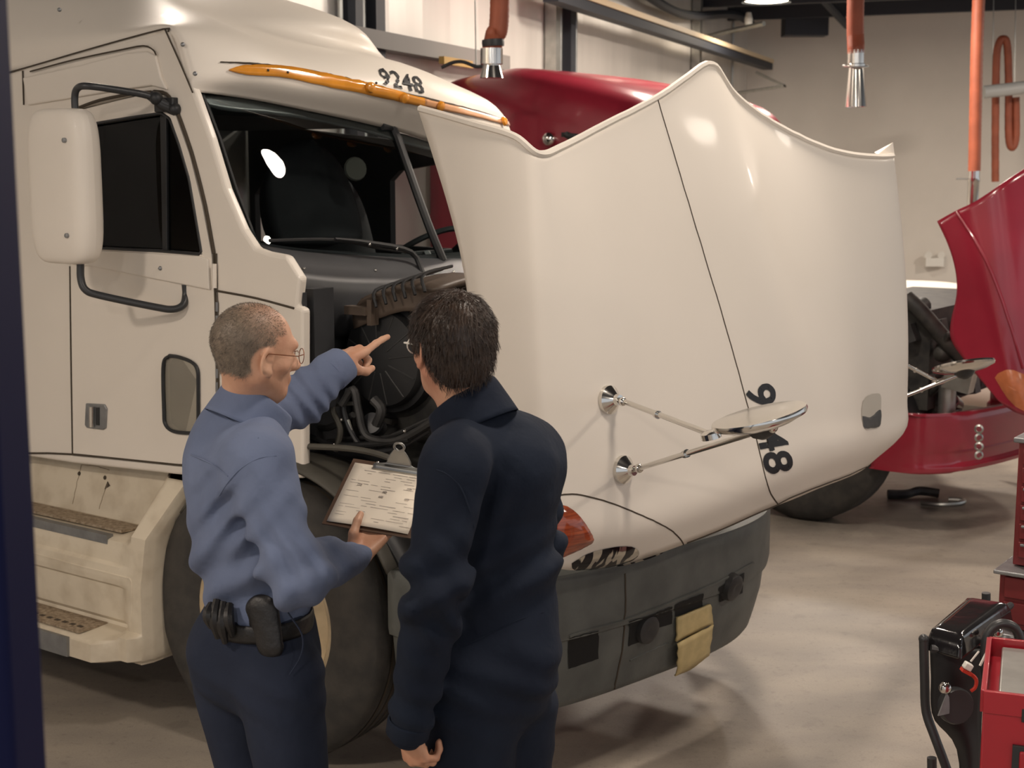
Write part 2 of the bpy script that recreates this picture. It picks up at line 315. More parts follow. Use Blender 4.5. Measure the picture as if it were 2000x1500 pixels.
# horizontal grey duct and yellow strip low on the left wall
tag(MB().box((wp(kx(640), .1, 2.93) + wp(kx(960), .1, 2.93)) / 2, (abs(kx(640) - kx(960)), .12, .11), RW).build('wall_duct', mat('grey_duct', (.20, .19, .175), .6)), 'grey horizontal duct on the wall above the truck visor', 'duct')
tag(MB().box((wp(kx(815), .2, 2.86) + wp(kx(872), .2, 2.86)) / 2, (abs(kx(815) - kx(872)), .04, .05), RW).build('yellow_strip', mat('yellow_strip', (.42, .26, .07), .6)), 'short yellow brown strip fixed on the grey wall duct', 'strip')
k0, k1 = kx(1062, .3), kx(1482, .3)
rb = empty('crane_rail', tuple(wp((k0 + k1) / 2, .35, 3.5)), 0, 'long tan topped rail beam running along the panelled wall', 'beam')
L_ = abs(k0 - k1)
MB().box((0, 0, 0.04), (L_, .16, .05), RW).build('top_flange', M['cream'], rb)
MB().box((0, 0, -.03), (L_, .13, .08), RW).build('web', M['dsteel'], rb)
for i in range(0): MB().box(WD * (L_ * (i / 8 - .5) * .97) + RD * -.16 + [0, 0, -.03], (.05, .22, .05), RW).build('bracket', M['dsteel'], rb)
# black flexible line on top of the rail
pts = [wp(k0 + (k1 - k0) * t, .2, 3.82 + .10 * math.sin(t * 9) + .12 * t) for t in np.linspace(.05, .95, 12)]
tag(MB().tube(pts, .05, 8, 3).build('air_line', M['dsteel']), 'dark sagging air line above the long tan rail beam', 'air line')
# grey pipe arms near the corner
tag(MB().tube([W(1355, 78, 18.), W(1420, 62, 17.5), W(1492, 46, 17.)], .03, 8, 0).build('wall_pipe_arm', M['steel']), 'slim grey pipe arm reaching out below the ceiling lamp', 'pipe')
tag(MB().tube([W(1478, 142, 17.8), W(1533, 168, 17), W(1440, 182, 18.2)], .02, 8, 0).build('wall_pipe_frame', M['steel']), 'thin grey triangular pipe frame past the rail beam end', 'pipe frame')
tag(MB().lathe(W(1462, 38, 17.3), (0, 0, 1), [(.045, -.06), (.05, 0), (.03, .08)], 12).build('small_lamp', M['plasw']), 'small white lamp standing on the slim grey pipe arm', 'lamp')
# roof steel
for i, d in enumerate((15.6, 17.2, 18.8)):
    jb = MB(); a = CW - WD * (20 - d) ; a = np.array([a[0], a[1], CEIL - .12]); e = a + RD * 12
    jb.box((a + e) / 2, (12, .10, .16), np.array([RD, -WD, [0, 0, 1]]).T)
    jb2 = jb.build('roof_joist', M['dsteel']); tag(jb2, ('nearest', 'middle', 'farthest')[i] + ' of the three dark steel roof joists crossing under the ceiling', 'roof joist', 'dark roof joists')
zz = MB(); zz.box(W(1572, 44, 18.8), (.55, .3, .34))
zz.build('heater_housing', M['dsteel']); tag(bpy.data.objects['heater_housing'], 'dark unit heater box hanging under the roof beside the lamp', 'heater')
tag(MB().tube([W(1600, -10, 17.4), W(1655, 50, 18.4)], .05, 8, 0).build('brace', M['dsteel']), 'dark diagonal brace pipe between heater box and far wall', 'brace')
# high bay lamps
def lamp(x, y, z, lab):
    o = empty('high_bay_lamp', (x, y, z), 0, lab, 'lamp', 'high bay lamps under the ceiling')
    MB().lathe((0, 0, 0), (0, 0, 1), [(.27, -.02), (.24, .06), (.12, .2), (.07, .28)], 24, capends=False).build('lamp_shade', M['dsteel'], o)
    MB().lathe((0, 0, 0), (0, 0, 1), [(.245, .0), (.2, -.01), (.02, -.015)], 24).build('lamp_lens', M['lamp'], o)
    MB().tube([(0, 0, .28), (0, 0, .34)], .02, 8, 0).build('stem', M['steel'], o); return o
lq = W(1497, 1, 16.2)
lamp(lq[0], lq[1], lq[2], 'glowing round high bay lamp at the top edge near the corner')
# exhaust hoses
def hose(name, pts, r, noz, lab, n=14):
    pts = [np.array([pts[0][0], pts[0][1], CEIL])] + pts if noz is not None else pts
    o = empty(name, tuple(pts[-1]), 0, lab, 'exhaust hose'); o_ = np.array(pts[-1])
    V = []; C = cr(np.array(pts), 90); hb = MB(); rr = [r * (1 + .035 * (i % 2)) for i in range(90)]
    hb.tube([p - o_ for p in C], rr, n, 0).build('hose', M['hose'], o)
    if noz is not None: nb = MB(); noz(nb, np.array([0, 0, 0.])); nb.build('nozzle', M['chrome'], o)
    return o
def noz2(nb, c):
    nb.lathe(c, (0.03, 0, -1), [(.058, -.02), (.058, .07), (.066, .075), (.066, .09), (.05, .095), (.072, .36), (.066, .36), (.05, .2), (.04, .1)], 24, capends=False)
h2 = hose('exhaust_hose', [W(1671, 10, 10), W(1672, 104, 10)], .058, noz2, 'orange exhaust hose hanging with a flared chrome nozzle above the white hood')
MB().tube([(.085 * math.cos(t), .085 * math.sin(t), -.085 + .012 * math.sin(t)) for t in np.linspace(0, 6.28, 20)], .006, 6, 0).build('ring_handle', M['steel'], h2)
def noz3(nb, c): nb.lathe(c, (0, 0, -1), [(.05, -.01), (.05, .06), (.055, .06), (.055, .09), (.05, .1), (.052, .42)], 20)
h3 = hose('exhaust_hose', [W(1909, 60, 13), W(1905, 230, 13), W(1903, 334, 13)], .054, noz3, 'long straight orange exhaust hose ending above the right red hood')
MB().tube([(-.16, 0, -.07), (.05, 0, -.07)], .008, 6, 0).build('pull_handle', M['steel'], h3)
def noz1(nb, c): nb.lathe(c, (0, 0, -1), [(.066, -.01), (.066, .08), (.05, .085), (.07, .16)], 20)
h1 = hose('exhaust_hose', [W(976, 10, 8.6), W(966, 70, 8.6), W(960, 98, 8.6)], .056, noz1, 'leaning orange brown exhaust hose left of the centre red hood')
MB().lathe(np.array(W(963, 84, 8.6)) - np.array(W(960, 98, 8.6)), (.06, 0, -1), [(.064, -.02), (.066, 0), (.064, .02)], 16).build('collar', M['black'], h1)
h4 = hose('exhaust_hose', [W(1944, 355, 17), W(1944, 250, 17), W(1946, 120, 17), W(1951, 85, 17), (W(1959, 76, 17)), W(1967, 88, 17), W(1970, 160, 17), W(1970, 262, 17), W(1976, 288, 17), W(1984, 268, 17), W(1984, 190, 17)], .043, None, 'looped orange exhaust hose hung up over the grey pipe')
tag(MB().tube([W(1921, 180, 16.6), W(1965, 175, 16.6), W(2060, 163, 16.6)], .072, 14, 0).build('grey_pipe', mat('grey_pipe', (.42, .43, .42), .45)), 'thick grey horizontal pipe behind the long straight exhaust hose', 'pipe')
for x0, lab in ((1938, 'left one of two hanging wires behind the looped hose'), (1981, 'right one of two hanging wires behind the looped hose')):
    tag(MB().tube([W(x0 + 3, -20, 17.3), W(x0, 175, 17.3)], .006, 6, 0).build('hanging_wire', M['steel']), lab, 'wire', 'hanging wires')
tag(MB().tube([W(928, 0, 9.2), W(930, 126, 9.2)], .005, 6, 0).build('pull_cord', M['steel']), 'thin pull cord left of the leaning exhaust hose', 'cord')
tag(MB().tube([W(862, 132, 9.2), W(885, 122, 9.2), W(905, 121, 9.2), W(930, 130, 9.2), W(945, 128, 9.2)], .011, 6).build('cable', M['black']), 'thin dark cable curving to the foot of the leaning hose', 'cable')
# emergency light on the back wall
def bw(px): s = (px - 1000) / FPX; return (s * CW[1] - CW[0]) / (RD[0] - s * RD[1])
kq = bw(1824); q = CW + RD * kq; dq = q[1] - .08
el = empty('emergency_light', tuple(W(1824, 512, dq)), 0, 'white twin headed emergency light on the far wall', 'emergency light')
MB().box((0, 0, 0), (.24, .10, .11)).build('housing', M['plasw'], el)
for sx in (-.09, .08): MB().lathe((sx, -.02, .10), (0, -1, -.2), [(.03, -.03), (.05, .03)], 14).build('lamp_head', M['plasw'], el)
MB().box((.21, .05, .05), (.12, .02, .20)).build('sign_plate', M['cream'], el)
# ================================================================== white truck
TM = math.atan2(FD[1], FD[0])
truck = empty('semi_truck', tuple(ORI), TM, 'large cream white semi truck with its hood tilted open, numbered 9248', 'truck')
SN = (0, -1, 0)
def side(pts, t=0.): return [P(x, y, 0)[0::2] for x, y in pts], t
def f0(t): return lambda p: (p[0], t, p[1])
def pz(pts): return [(P(x, y, 0)[0], P(x, y, 0)[2]) for x, y in pts]
door_px = [(152, 213), (230, 194), (300, 178), (325, 184), (345, 214), (375, 300), (400, 400), (418, 495), (424, 590), (428, 905), (352, 909), (142, 888), (137, 520), (140, 400)]
win_px = [(196, 240), (250, 231), (318, 221), (334, 232), (352, 282), (372, 350), (397, 497), (310, 490), (150, 482), (150, 247)]
outer = [(-3.9, .93)] + pz([(142, 905), (352, 928), (592, 935), (592, 604), (580, 598), (586, 545), (557, 499), (520, 492), (498, 484), (474, 448), (440, 368), (410, 268), (380, 183), (328, 58), (190, 92), (50, 133), (0, 146)]) + [(-3.9, 2.44)]
cab = panel('cab_side', outer, [pz(door_px)], f0(0.0), M['white'], truck, .04, .012)
door = panel('door', [(x, z) for x, z in pz([(155, 216), (230, 197), (300, 181), (323, 187), (342, 216), (372, 301), (397, 401), (415, 495), (421, 590), (425, 902), (352, 906), (145, 885), (140, 520), (143, 400)])], [pz(win_px)], f0(-.006), M['white'], truck, .045, .006)
# belt moulding of the door, tapering
panel('belt_moulding', pz([(142, 486), (396, 500), (413, 505), (416, 566), (300, 543), (190, 521), (142, 515)]), [], f0(-.018), M['white'], door, .02, .006)
def seamline(pts, t, parent, r=.0035, name='shut_line', n=0): 
    c = [(*((P(x, y, 0)[0]), t, P(x, y, 0)[2]),) for x, y in pts]; return MB().tube(c, r, 6, 3 if len(c) > 2 else 0).build(name, M['seam'], parent)
seamline([(138, 520), (140, 700), (143, 886)], -.003, truck); seamline([(30, 885), (140, 887), (352, 908), (430, 914)], -.003, truck, .004)
seamline([(419, 495), (425, 700), (428, 900)], -.003, truck, .004)
seamline([(302, 179), (326, 184), (345, 213), (376, 300), (402, 400), (419, 495)], -.003, truck, .007, 'door_seal')
seamline([(425, 568), (500, 582), (575, 602)], -.003, truck, .004)
seamline([(424, 562), (424, 495)], -.004, truck, .003)
seamline([(0, 146), (50, 133), (190, 92), (320, 57), (330, 62)], -.004, truck, .003); seamline([(324, 58), (352, 120), (378, 181)], -.004, truck, .003)
seamline([(46, 138), (48, 205)], -.004, truck, .003)
# sculpted recess panel above the door
panel('rain_panel', pz([(48, 152), (160, 128), (250, 104), (290, 100), (308, 108), (318, 150), (330, 176), (300, 168), (240, 176), (120, 196), (58, 206)]), [], f0(-.012), M['white'], truck, .014, .01)
seamline([(64, 140), (150, 117), (240, 98), (285, 90), (304, 98), (310, 108)], -.012, truck, .003)
# door hinge, glass, peep window, handle
MB().tube([(P(424, y, 0)[0], -.012, P(424, y, 0)[2]) for y in (515, 562)], .008, 8, 0).build('hinge', M['white'], door)
for yy in range(590, 890, 26): MB().tube([(P(426, y, 0)[0], -.006, P(426, y, 0)[2]) for y in (yy, yy + 18)], .005, 6, 0).build('hinge', M['alu'], door)
panel('window_glass', pz([(150, 250), (318, 223), (334, 234), (352, 282), (371, 350), (396, 495), (310, 488), (150, 480)]), [], f0(.022), M['glassd'], door, .004, 0)
panel('window_divider', pz([(307, 224), (319, 222), (321, 491), (312, 490)]), [], f0(.012), M['black'], door, .02, .002)
MB().tube([(a, -.006, b) for a, b in lin(np.array(pz(win_px + win_px[:1])), 90)], .0055, 6, 0).build('window_seal', M['black'], door)
seamline([(155, 212), (200, 196), (260, 184), (300, 180)], -.012, door, .006, 'door_seal')
peep = [(336, 694), (355, 697), (378, 706), (390, 720), (392, 750), (391, 840), (382, 845), (345, 842), (328, 828), (325, 800), (324, 712)]
panel('peep_window', pz(peep), [], f0(-.010), M['glassm'], door, .004, 0)
pb = cr(np.array(pz(peep + peep[:1])), 60); MB().tube([(a, -.012, b) for a, b in pb], .007, 6, 0).build('peep_window_frame', M['black'], door)
panel('peep_backing', pz(peep), [], f0(.018), mat('peep_backing', (.34, .335, .31), .6, noise=.3, nscale=12), door, .004, 0)
hd = panel('door_handle', pz([(172, 787), (208, 789), (213, 797), (211, 836), (205, 839), (174, 835), (170, 829)]), [], f0(-.013), M['alu'], door, .012, .004)
MB().tube([(P(188, y, 0)[0], -.022, P(188, y, 0)[2]) for y in (793, 832)], .010, 10, 0).build('pull_bar', M['chrome'], hd)
panel('recess', pz([(193, 795), (200, 795), (200, 830), (193, 829)]), [], f0(-.0145), M['black'], hd, .003, 0)
for x, y, tt in ((313, 524, -.02), (357, 87, -.004), (381, 144, -.004), (116, 19, -.06)):
    c = P(x, y, tt); MB().ball((c[0], tt, c[2]), .008, 6).build('rivet', M['alu'], truck)
# ---- roof and visor shell
RC = [  # one polyline per t: windshield header, visor face, roof front, back over the fairing
 (.0, [(-1.42, 2.39), (-1.45, 2.46), (-1.52, 2.60), (-1.75, 2.57), (-2.3, 2.505), (-3.9, 2.44)]),
 (.03, [(-1.405, 2.388), (-1.40, 2.46), (-1.50, 2.62), (-1.78, 2.63), (-2.3, 2.64), (-3.9, 2.66)]),
 (.25, [(-1.43, 2.378), (-1.37, 2.46), (-1.46, 2.61), (-1.75, 2.72), (-2.25, 2.86), (-3.9, 3.0)]),
 (.55, [(-1.41, 2.345), (-1.33, 2.43), (-1.42, 2.55), (-1.72, 2.665), (-2.15, 2.84), (-3.9, 3.25)]),
 (1.05, [(-1.37, 2.275), (-1.24, 2.41), (-1.36, 2.545), (-1.60, 2.62), (-1.84, 2.80), (-3.9, 3.3)]),
 (1.6, [(-1.44, 2.19), (-1.34, 2.32), (-1.45, 2.475), (-1.80, 2.57), (-2.2, 2.76), (-3.9, 3.2)]),
 (2.0, [(-1.52, 2.12), (-1.46, 2.24), (-1.56, 2.41), (-1.92, 2.49), (-2.5, 2.62), (-3.9, 3.0)]),
 (2.16, [(-1.60, 2.08), (-1.58, 2.16), (-1.68, 2.30), (-1.95, 2.40), (-2.4, 2.5), (-3.9, 2.6)]),
 (2.18, [(-1.64, 2.0), (-1.64, 2.05), (-1.74, 2.15), (-2.0, 2.3), (-2.5, 2.35), (-3.9, 2.4)])]
RG = grid([[(s, t, h) for s, h in c] for t, c in RC], 45, 41)
roof = gridmesh('cab_roof', RG, M['white'], truck, .02, ref=(-2.4, 1.1, 1.2))
RS = Surf(RG); 
# amber marker strip with lamps, on the visor
def strip(Sf, top, bot, n, name, m, parent, off=.004, th=.006):
    A = cr(np.array(top, float), n); B = cr(np.array(bot, float), n); V = []; Fc = []
    for i in range(n):
        for f in (0, .33, .66, 1): V.append(Sf.at(*(A[i] * (1 - f) + B[i] * f), off)[0])
        if i: Fc += [(4 * i - 4 + j, 4 * i + j, 4 * i + 1 + j, 4 * i - 3 + j) for j in range(3)]
    o = mesh(name, V, Fc, m, parent, True); mod(o, 'SOLIDIFY', thickness=th, offset=0); return o
strip(RS, [(430, 121), (500, 124), (600, 137), (700, 159), (830, 190), (930, 216), (992, 237)], [(430, 122), (500, 127), (600, 141), (700, 163), (830, 194), (930, 220), (992, 240)], 60, 'visor_seam', M['seam'], truck, .003)
am = strip(RS, [(446, 136), (480, 128), (560, 131), (640, 146), (718, 163), (820, 190), (826, 192)], [(446, 138), (480, 146), (560, 153), (640, 170), (718, 184), (820, 206), (826, 207)], 44, 'marker_strip', M['amber'], truck, .006)
am2 = strip(RS, [(826, 192), (880, 206), (940, 222), (992, 238)], [(826, 206), (880, 218), (940, 232), (994, 246)], 24, 'marker_strip', M['amberp'], truck, .006)
for x, y in ((716, 172), (784, 189), (856, 206), (978, 239)):
    c, n = RS.at(x, y, .012); MB().lathe(c, n, [(.022, 0), (.02, .012), (.008, .02)], 12).build('marker_lamp', M['amber'], am)
for x, y in ((520, 139), (560, 143), (730, 165)):
    c, n = RS.at(x, y, .01); MB().ball(c, .005, 6).build('screw', M['seam'], am)
TV, TF = text_mesh('9248', .012)
def affine(V, o, xv, yv): return [(o[0] + x * xv[0] + y * yv[0], o[1] + x * xv[1] + y * yv[1]) for x, y in V]
RS.decal('fleet_number', affine(TV, (746, 166), (84, 19), (-9, -33)), TF, M['black_ink'], truck, .004)
# header shade strip under visor and windshield
ws_top = [(t, c[0]) for t, c in RC if .02 < t < 2.17]
bot = {.03: (-1.165, 1.843), .25: (-1.135, 1.82), .55: (-1.12, 1.79), 1.05: (-1.10, 1.75), 1.6: (-1.15, 1.73), 2.0: (-1.25, 1.72), 2.16: (-1.4, 1.72)}
cols = []
for t, (s, h) in ws_top:
    sb, hb = bot[t]
    if t == .03: cols.append([(P(x, y, t)[0], t, P(x, y, t)[2]) for x, y in [(382, 184), (410, 266), (441, 366), (474, 446), (500, 484)]])
    else: cols.append([(s + (sb - s) * f + .02 * math.sin(math.pi * f), t, h + (hb - h) * f) for f in (0, .25, .5, .75, 1)])
WG = grid(cols, 30, 16)
gridmesh('windshield', WG, M['glass'], truck)
WS = Surf(WG)
border = mat('windshield_band', (.02, .022, .022), .35)
strip(WS, [(384, 186), (430, 186), (560, 205), (700, 232), (830, 268), (960, 300)], [(392, 200), (440, 215), (560, 226), (700, 254), (830, 290), (960, 320)], 40, 'shade_band', border, truck, -.004, .003)
strip(WS, [(384, 186), (412, 266), (443, 366), (476, 446), (503, 486)], [(408, 200), (432, 270), (462, 366), (486, 436), (520, 490)], 30, 'windshield_seal', border, truck, -.003, .004)
MB().tube([WS.at(*p, .005)[0] for p in [(752, 205), (768, 250), (790, 315), (815, 385), (840, 450), (864, 516)]], .017, 8, 3).build('windshield_post', M['black'], truck)
# wiper
wp_ = MB().tube([WS.at(520, 476, .02)[0], WS.at(640, 474, .03)[0], WS.at(720, 490, .035)[0], WS.at(790, 503, .05)[0]], .006, 6).build('wiper_blade', M['black'], truck)
c0 = WS.at(785, 502, .05)[0]
MB().tube([WS.at(640, 474, .04)[0], WS.at(700, 483, .05)[0], c0, c0 + (.05, .03, -.10), c0 + (.14, .10, -.17)], [.005, .009, .011, .013, .018], 8).build('wiper_arm', M['black'], truck)
for x, y in ((702, 487), (755, 496)): MB().ball(WS.at(x, y, .055)[0], .006, 6).build('wiper_bolt', M['chrome'], truck)
# cowl below the windshield
cw = []
for t in (.05, .3, .6, 1.05, 1.5, 1.9, 2.1):
    i = int(np.argmin(abs(WG[:, 0, 1] - t))); e = WG[i, -1]; cw.append([(e[0] - .03, t, e[2] + .02), (e[0] + .03, t, e[2] - .01), (e[0] + .10, t, e[2] - .06), (e[0] + .15, t, e[2] - .10), (e[0] + .16, t, e[2] - .22), (e[0] + .10, t, e[2] - .30)])
CG = grid(cw, 30, 16); gridmesh('cowl_panel', CG, M['cowl'], truck, .01); CS = Surf(CG)
for x, y in ((593, 526), (733, 529), (848, 531), (885, 533)): MB().ball(CS.at(x, y, .003)[0], .006, 6).build('rivet', M['chrome'], truck)
# far side of the cab with two window openings, back wall, floor, liner
far = [(-3.9, .98), (-1.0, .98), (-1.0, 1.62), (-1.42, 1.75), (-1.66, 2.2), (-3.9, 2.42)]
fw1 = [(-2.38, 1.73), (-1.55, 1.71), (-1.60, 1.95), (-1.74, 2.12), (-1.90, 2.17), (-2.32, 2.11), (-2.38, 2.06)]
fw2 = [(-3.37, 1.72), (-2.95, 1.73), (-2.95, 2.05), (-3.33, 2.02), (-3.37, 1.98)]
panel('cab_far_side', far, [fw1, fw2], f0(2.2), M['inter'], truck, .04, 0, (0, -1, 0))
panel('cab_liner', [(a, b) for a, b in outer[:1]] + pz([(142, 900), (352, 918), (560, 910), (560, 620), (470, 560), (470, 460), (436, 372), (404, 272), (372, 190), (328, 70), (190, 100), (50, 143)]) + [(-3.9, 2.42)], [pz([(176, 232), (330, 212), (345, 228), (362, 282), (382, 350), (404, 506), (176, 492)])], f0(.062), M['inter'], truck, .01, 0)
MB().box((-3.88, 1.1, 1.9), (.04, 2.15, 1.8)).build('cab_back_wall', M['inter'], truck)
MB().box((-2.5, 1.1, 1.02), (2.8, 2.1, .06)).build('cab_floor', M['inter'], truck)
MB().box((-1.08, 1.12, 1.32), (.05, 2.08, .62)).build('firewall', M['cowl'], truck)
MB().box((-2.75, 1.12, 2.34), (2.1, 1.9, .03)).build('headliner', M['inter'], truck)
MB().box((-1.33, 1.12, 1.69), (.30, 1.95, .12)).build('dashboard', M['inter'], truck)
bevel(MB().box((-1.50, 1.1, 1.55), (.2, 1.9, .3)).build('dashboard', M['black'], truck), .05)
# seats
def seat(c, w_, h_, lean=-.12):
    V = []; prof = [(0, w_), (.25, w_ * 1.05), (.55, w_ * .98), (.78, w_ * .82), (.92, w_ * .55), (1, w_ * .12)]
    cols = []
    for dy in (-1, -.6, 0, .6, 1): cols.append([(c[0] + lean * f + .07 * (1 - dy * dy), c[1] + dy * wv, c[2] + h_ * f) for f, wv in prof])
    o = gridmesh('seat_back', grid(cols, 20, 20), M['inter2'], truck, .14); return o
M['inter2'] = mat('dark_seat_fabric', (.03, .031, .035), .85, noise=.3, nscale=6)
seat(P(632, 470, .95), .25, .42)
seat((-2.12, 1.62, 1.25), .24, .85)
MB().box((P(632, 470, .95)[0] - .02, .95, 1.40), (.4, .5, .5)).build('seat_cushion', M['inter2'], truck)
c = P(694, 330, .95); pc = MB().lathe(c, (1, -.5, .1), [(.05, 0), (.045, .01)], 16).build('headrest_tag', mat('pale_tag', (.14, .13, .11), .8), truck)
# steering wheel
c = np.array(P(828, 495, 1.62)); ring = []
ax = np.array([-.55, 0, .83]); ax /= np.linalg.norm(ax); e1 = np.array([0, 1., 0]); e2 = np.cross(ax, e1)
MB().tube([c + .215 * (math.cos(t) * e1 + math.sin(t) * e2) for t in np.linspace(0, 2 * math.pi, 40)], .014, 8, 0).build('steering_wheel', M['black'], truck)
MB().tube([c + .2 * e1, c - .2 * e1], .014, 8, 0).tube([c, c - ax * .3], .03, 8, 0).build('steering_column', M['black'], truck)
# ---- wheel and arch
tw = empty('front_wheel', (-1.12, .12, .53)); tw.scale = (1.06, 1, 1.06); tw.parent = truck; tw.rotation_euler = (0, 0, math.radians(4))
prof = [(.29, -.13), (.31, -.145), (.36, -.155), (.43, -.152), (.475, -.135), (.497, -.11), (.50, -.06), (.50, .06), (.497, .11), (.475, .135), (.36, .15), (.29, .12)]
MB().lathe((0, 0, 0), (0, 1, 0), prof, 64, capends=False).build('tire', M['rubber'], tw)
for gy in (-.07, -.025, .025, .07): MB().lathe((0, 0, 0), (0, 1, 0), [(.5015, gy - .006), (.5015, gy + .006)], 64, capends=False).build('tread_groove', M['seam'], tw)
MB().lathe((0, 0, 0), (0, 1, 0), [(.295, -.13), (.285, -.135), (.27, -.12), (.26, -.06), (.2, -.05), (.12, -.09), (.10, -.13), (.05, -.14), (.01, -.14)], 48, capends=False).build('rim', M['rim'], tw)
for k in range(10): th = k * .628; MB().lathe((.155 * math.cos(th), -.07, .155 * math.sin(th)), (0, -1, 0), [(.014, -.01), (.014, .02)], 6).build('lug_nut', M['steel'], tw)
# inner fender liner above the wheel
cols = []
for t in (.02, .3, .62): cols.append([(-1.03 + .64 * math.cos(a), t, .50 + .60 * math.sin(a)) for a in np.linspace(math.pi * .97, -.05, 14)])
gridmesh('fender_liner', grid(cols, 8, 30), M['black'], truck, .015)
cols = []
for t in (-.03, .0, .10, .22): cols.append([(-1.03 + (.60 + .0 * t) * math.cos(a), t, .52 + (.585 + (.02 if -.01 < t < .15 else 0)) * math.sin(a)) for a in np.linspace(math.pi * .80, math.pi * .16, 12)])
gridmesh('fender_edge', grid(cols, 10, 30), M['olive'], truck, .012)
# ---- step fairing
def skirt_cols():
    out = []
    for s in (-3.9, -3.2, -2.6, -2.2, -1.95, -1.85, -1.80):
        out.append([(s, .10, .975), (s, .095, .955), (s, .085, .92), (s, .055, .775), (s, .045, .758), (s, -.09, .745), (s, -.122, .735), (s, -.128, .70), (s, -.13, .655), (s, -.145, .645), (s, -.150, .60), (s, -.145, .575), (s, -.125, .56), (s, -.12, .43), (s, -.10, .41), (s, -.105, .398), (s, -.255, .388), (s, -.275, .378), (s, -.278, .31), (s, -.23, .295), (s, .05, .29)])
    return out
def arch_s(h): return -1.615 - .0 if h < .3 else -1.605 - .02 * 0 - .0 + .0 + (.10 * max(0, (h - .55) / .45) ** 1.6)
cols = skirt_cols(); SK = []
for f in (.30, .62, .85, 1.0):
    e = []
    for (s, t, h) in cols[-1]:
        tt = t if f < .5 else (min(t, -.13) if h > .5 else min(t, -.13)) * (1 if f < .9 else .8)
        if h > .60 and f > .3: tt = -.145 + .16 * max(0, (h - .78) / .2) if h > .6 else tt
        if h <= .6 and f > .3: tt = -.15 if h > .40 else (-.20 if h > .30 and f < .9 else -.15)
        e.append((s + (arch_s(h) - s) * f, tt, h))
    SK.append(e)
cols += SK; e = [(s + .012, t + .05, h) for s, t, h in SK[-1]]; cols.append(e); cols.append([(s - .01, .25, h) for s, t, h in SK[-1]])
SKG = np.array([lin(c, 61) for c in cols]); SKG = np.array([lin(SKG[:, j], 60) for j in range(61)]).transpose(1, 0, 2)
sk = gridmesh('step_fairing', SKG, M['skirt'], truck, .01, autos=35)
bevel_ = None
MB().box((-2.835, -.022, .757), (2.09, .115, .010), Matrix.Rotation(math.radians(-4), 3, 'X')).build('upper_step_tread', M['tread'], sk)
MB().box((-2.85, -.112, .735), (2.07, .03, .034)).build('upper_step_edge', M['alu'], sk)
MB().box((-2.86, -.18, .398), (2.02, .135, .008)).build('lower_step_tread', M['tread'], sk)
MB().box((-2.87, -.282, .347), (2.0, .014, .075)).build('lower_step_edge', M['alu'], sk)
hb = MB()
for i in range(42): hb.box((-3.8 + i * .0465, -.205, .402), (.024, .016, .003), None)
hb.build('tread_slot', M['seam'], sk, kind='stuff')
SKS = Surf(SKG)
for x, y in ((155, 925), (206, 933)): c, n = SKS.at(x, y, .001); MB().lathe(c, n, [(.009, 0), (.008, .002)], 12).build('vent_hole', M['seam'], sk)
for ln in ([(160, 908), (150, 945), (142, 984)], [(160, 908), (190, 911), (213, 918)], [(211, 944), (201, 970), (194, 994)]):
    MB().tube(SKS.line(ln, 12, .0002), .0015, 5, 0).build('panel_line', M['tread'], sk)
V_ = [(210, 940), (216, 948), (204, 955)]; SKS.decal('hole', [(210, 940), (216, 948), (204, 956)], [(0, 1, 2)], M['seam'], sk, .001)
MB().tube(SKS.line([(45, 885), (36, 903), (26, 925)], 8, .0), .004, 5, 0).build('panel_line', M['seam'], sk)
MB().tube(SKS.line([(45, 1075), (150, 1104), (240, 1127), (255, 1133), (257, 1150), (256, 1215)], 40, .0), .004, 6, 0).build('moulded_line', M['skirt'], sk)
MB().box((-2.6, .7, .55), (1.6, .9, .5)).build('chassis', M['dark'], truck)
MB().box((-1.2, 1.1, .62), (2.3, .8, .18)).build('chassis', M['dark'], truck)
# ---- bumper
BP0 = [(-.54, .02), (-.40, .005), (-.25, .02), (-.13, .12), (-.03, .30), (.04, .54), (.10, .86), (.145, 1.15), (.14, 1.4), (.08, 1.6), (-.03, 1.8), (-.16, 1.95), (-.32, 2.06), (-.5, 2.1)]
BP = BP0
BPR = [(-.10, .80), (.005, .80), (.01, .79), (.01, .60), (.005, .575), (-.012, .565), (-.022, .47), (-.035, .42), (-.045, .38), (-.06, .33), (-.075, .31)]
bc = []
bn = normals(np.array([[(s, t, 0), (s, t, 1)] for s, t in cr(np.array(BP), 60)]))
for i, (s, t) in enumerate(cr(np.array(BP), 60)):
    n = bn[i, 0]; n = n if n[1] * (t - 1.1) + n[0] > 0 else -n
    bc.append([(s + n[0] * o, t + n[1] * o, h) for o, h in BPR])
BG = np.array([lin(np.array(c), 41) for c in bc])
bump = gridmesh('bumper', BG, M['bumper'], truck, .02, autos=35)
BS = Surf(BG)
M['seam2'] = mat('dark_opening', (.006, .006, .006), .8)
def quad(Sf, name, pts, m, parent, off=.003, n=10, th=0):
    a, b, c, d = [np.array(p, float) for p in pts]; V = []; Fc = []
    for i in range(n):
        for j in range(n):
            u, v = i / (n - 1), j / (n - 1); q = (a * (1 - u) + b * u) * (1 - v) + (d * (1 - u) + c * u) * v; V.append(Sf.at(q[0], q[1], off)[0])
            if i and j: Fc.append(((i - 1) * n + j - 1, i * n + j - 1, i * n + j, (i - 1) * n + j))
    o = mesh(name, V, Fc, m, parent, True)
    if th: mod(o, 'SOLIDIFY', thickness=th, offset=0)
    return o
quad(BS, 'air_slot', [(1110, 1246), (1168, 1231), (1168, 1286), (1109, 1306)], M['seam2'], bump)
quad(BS, 'air_slot', [(1229, 1214), (1280, 1196), (1281, 1240), (1227, 1262)], M['seam2'], bump)
quad(BS, 'air_slot', [(1282, 1195), (1311, 1184), (1312, 1218), (1284, 1226)], M['seam2'], bump)
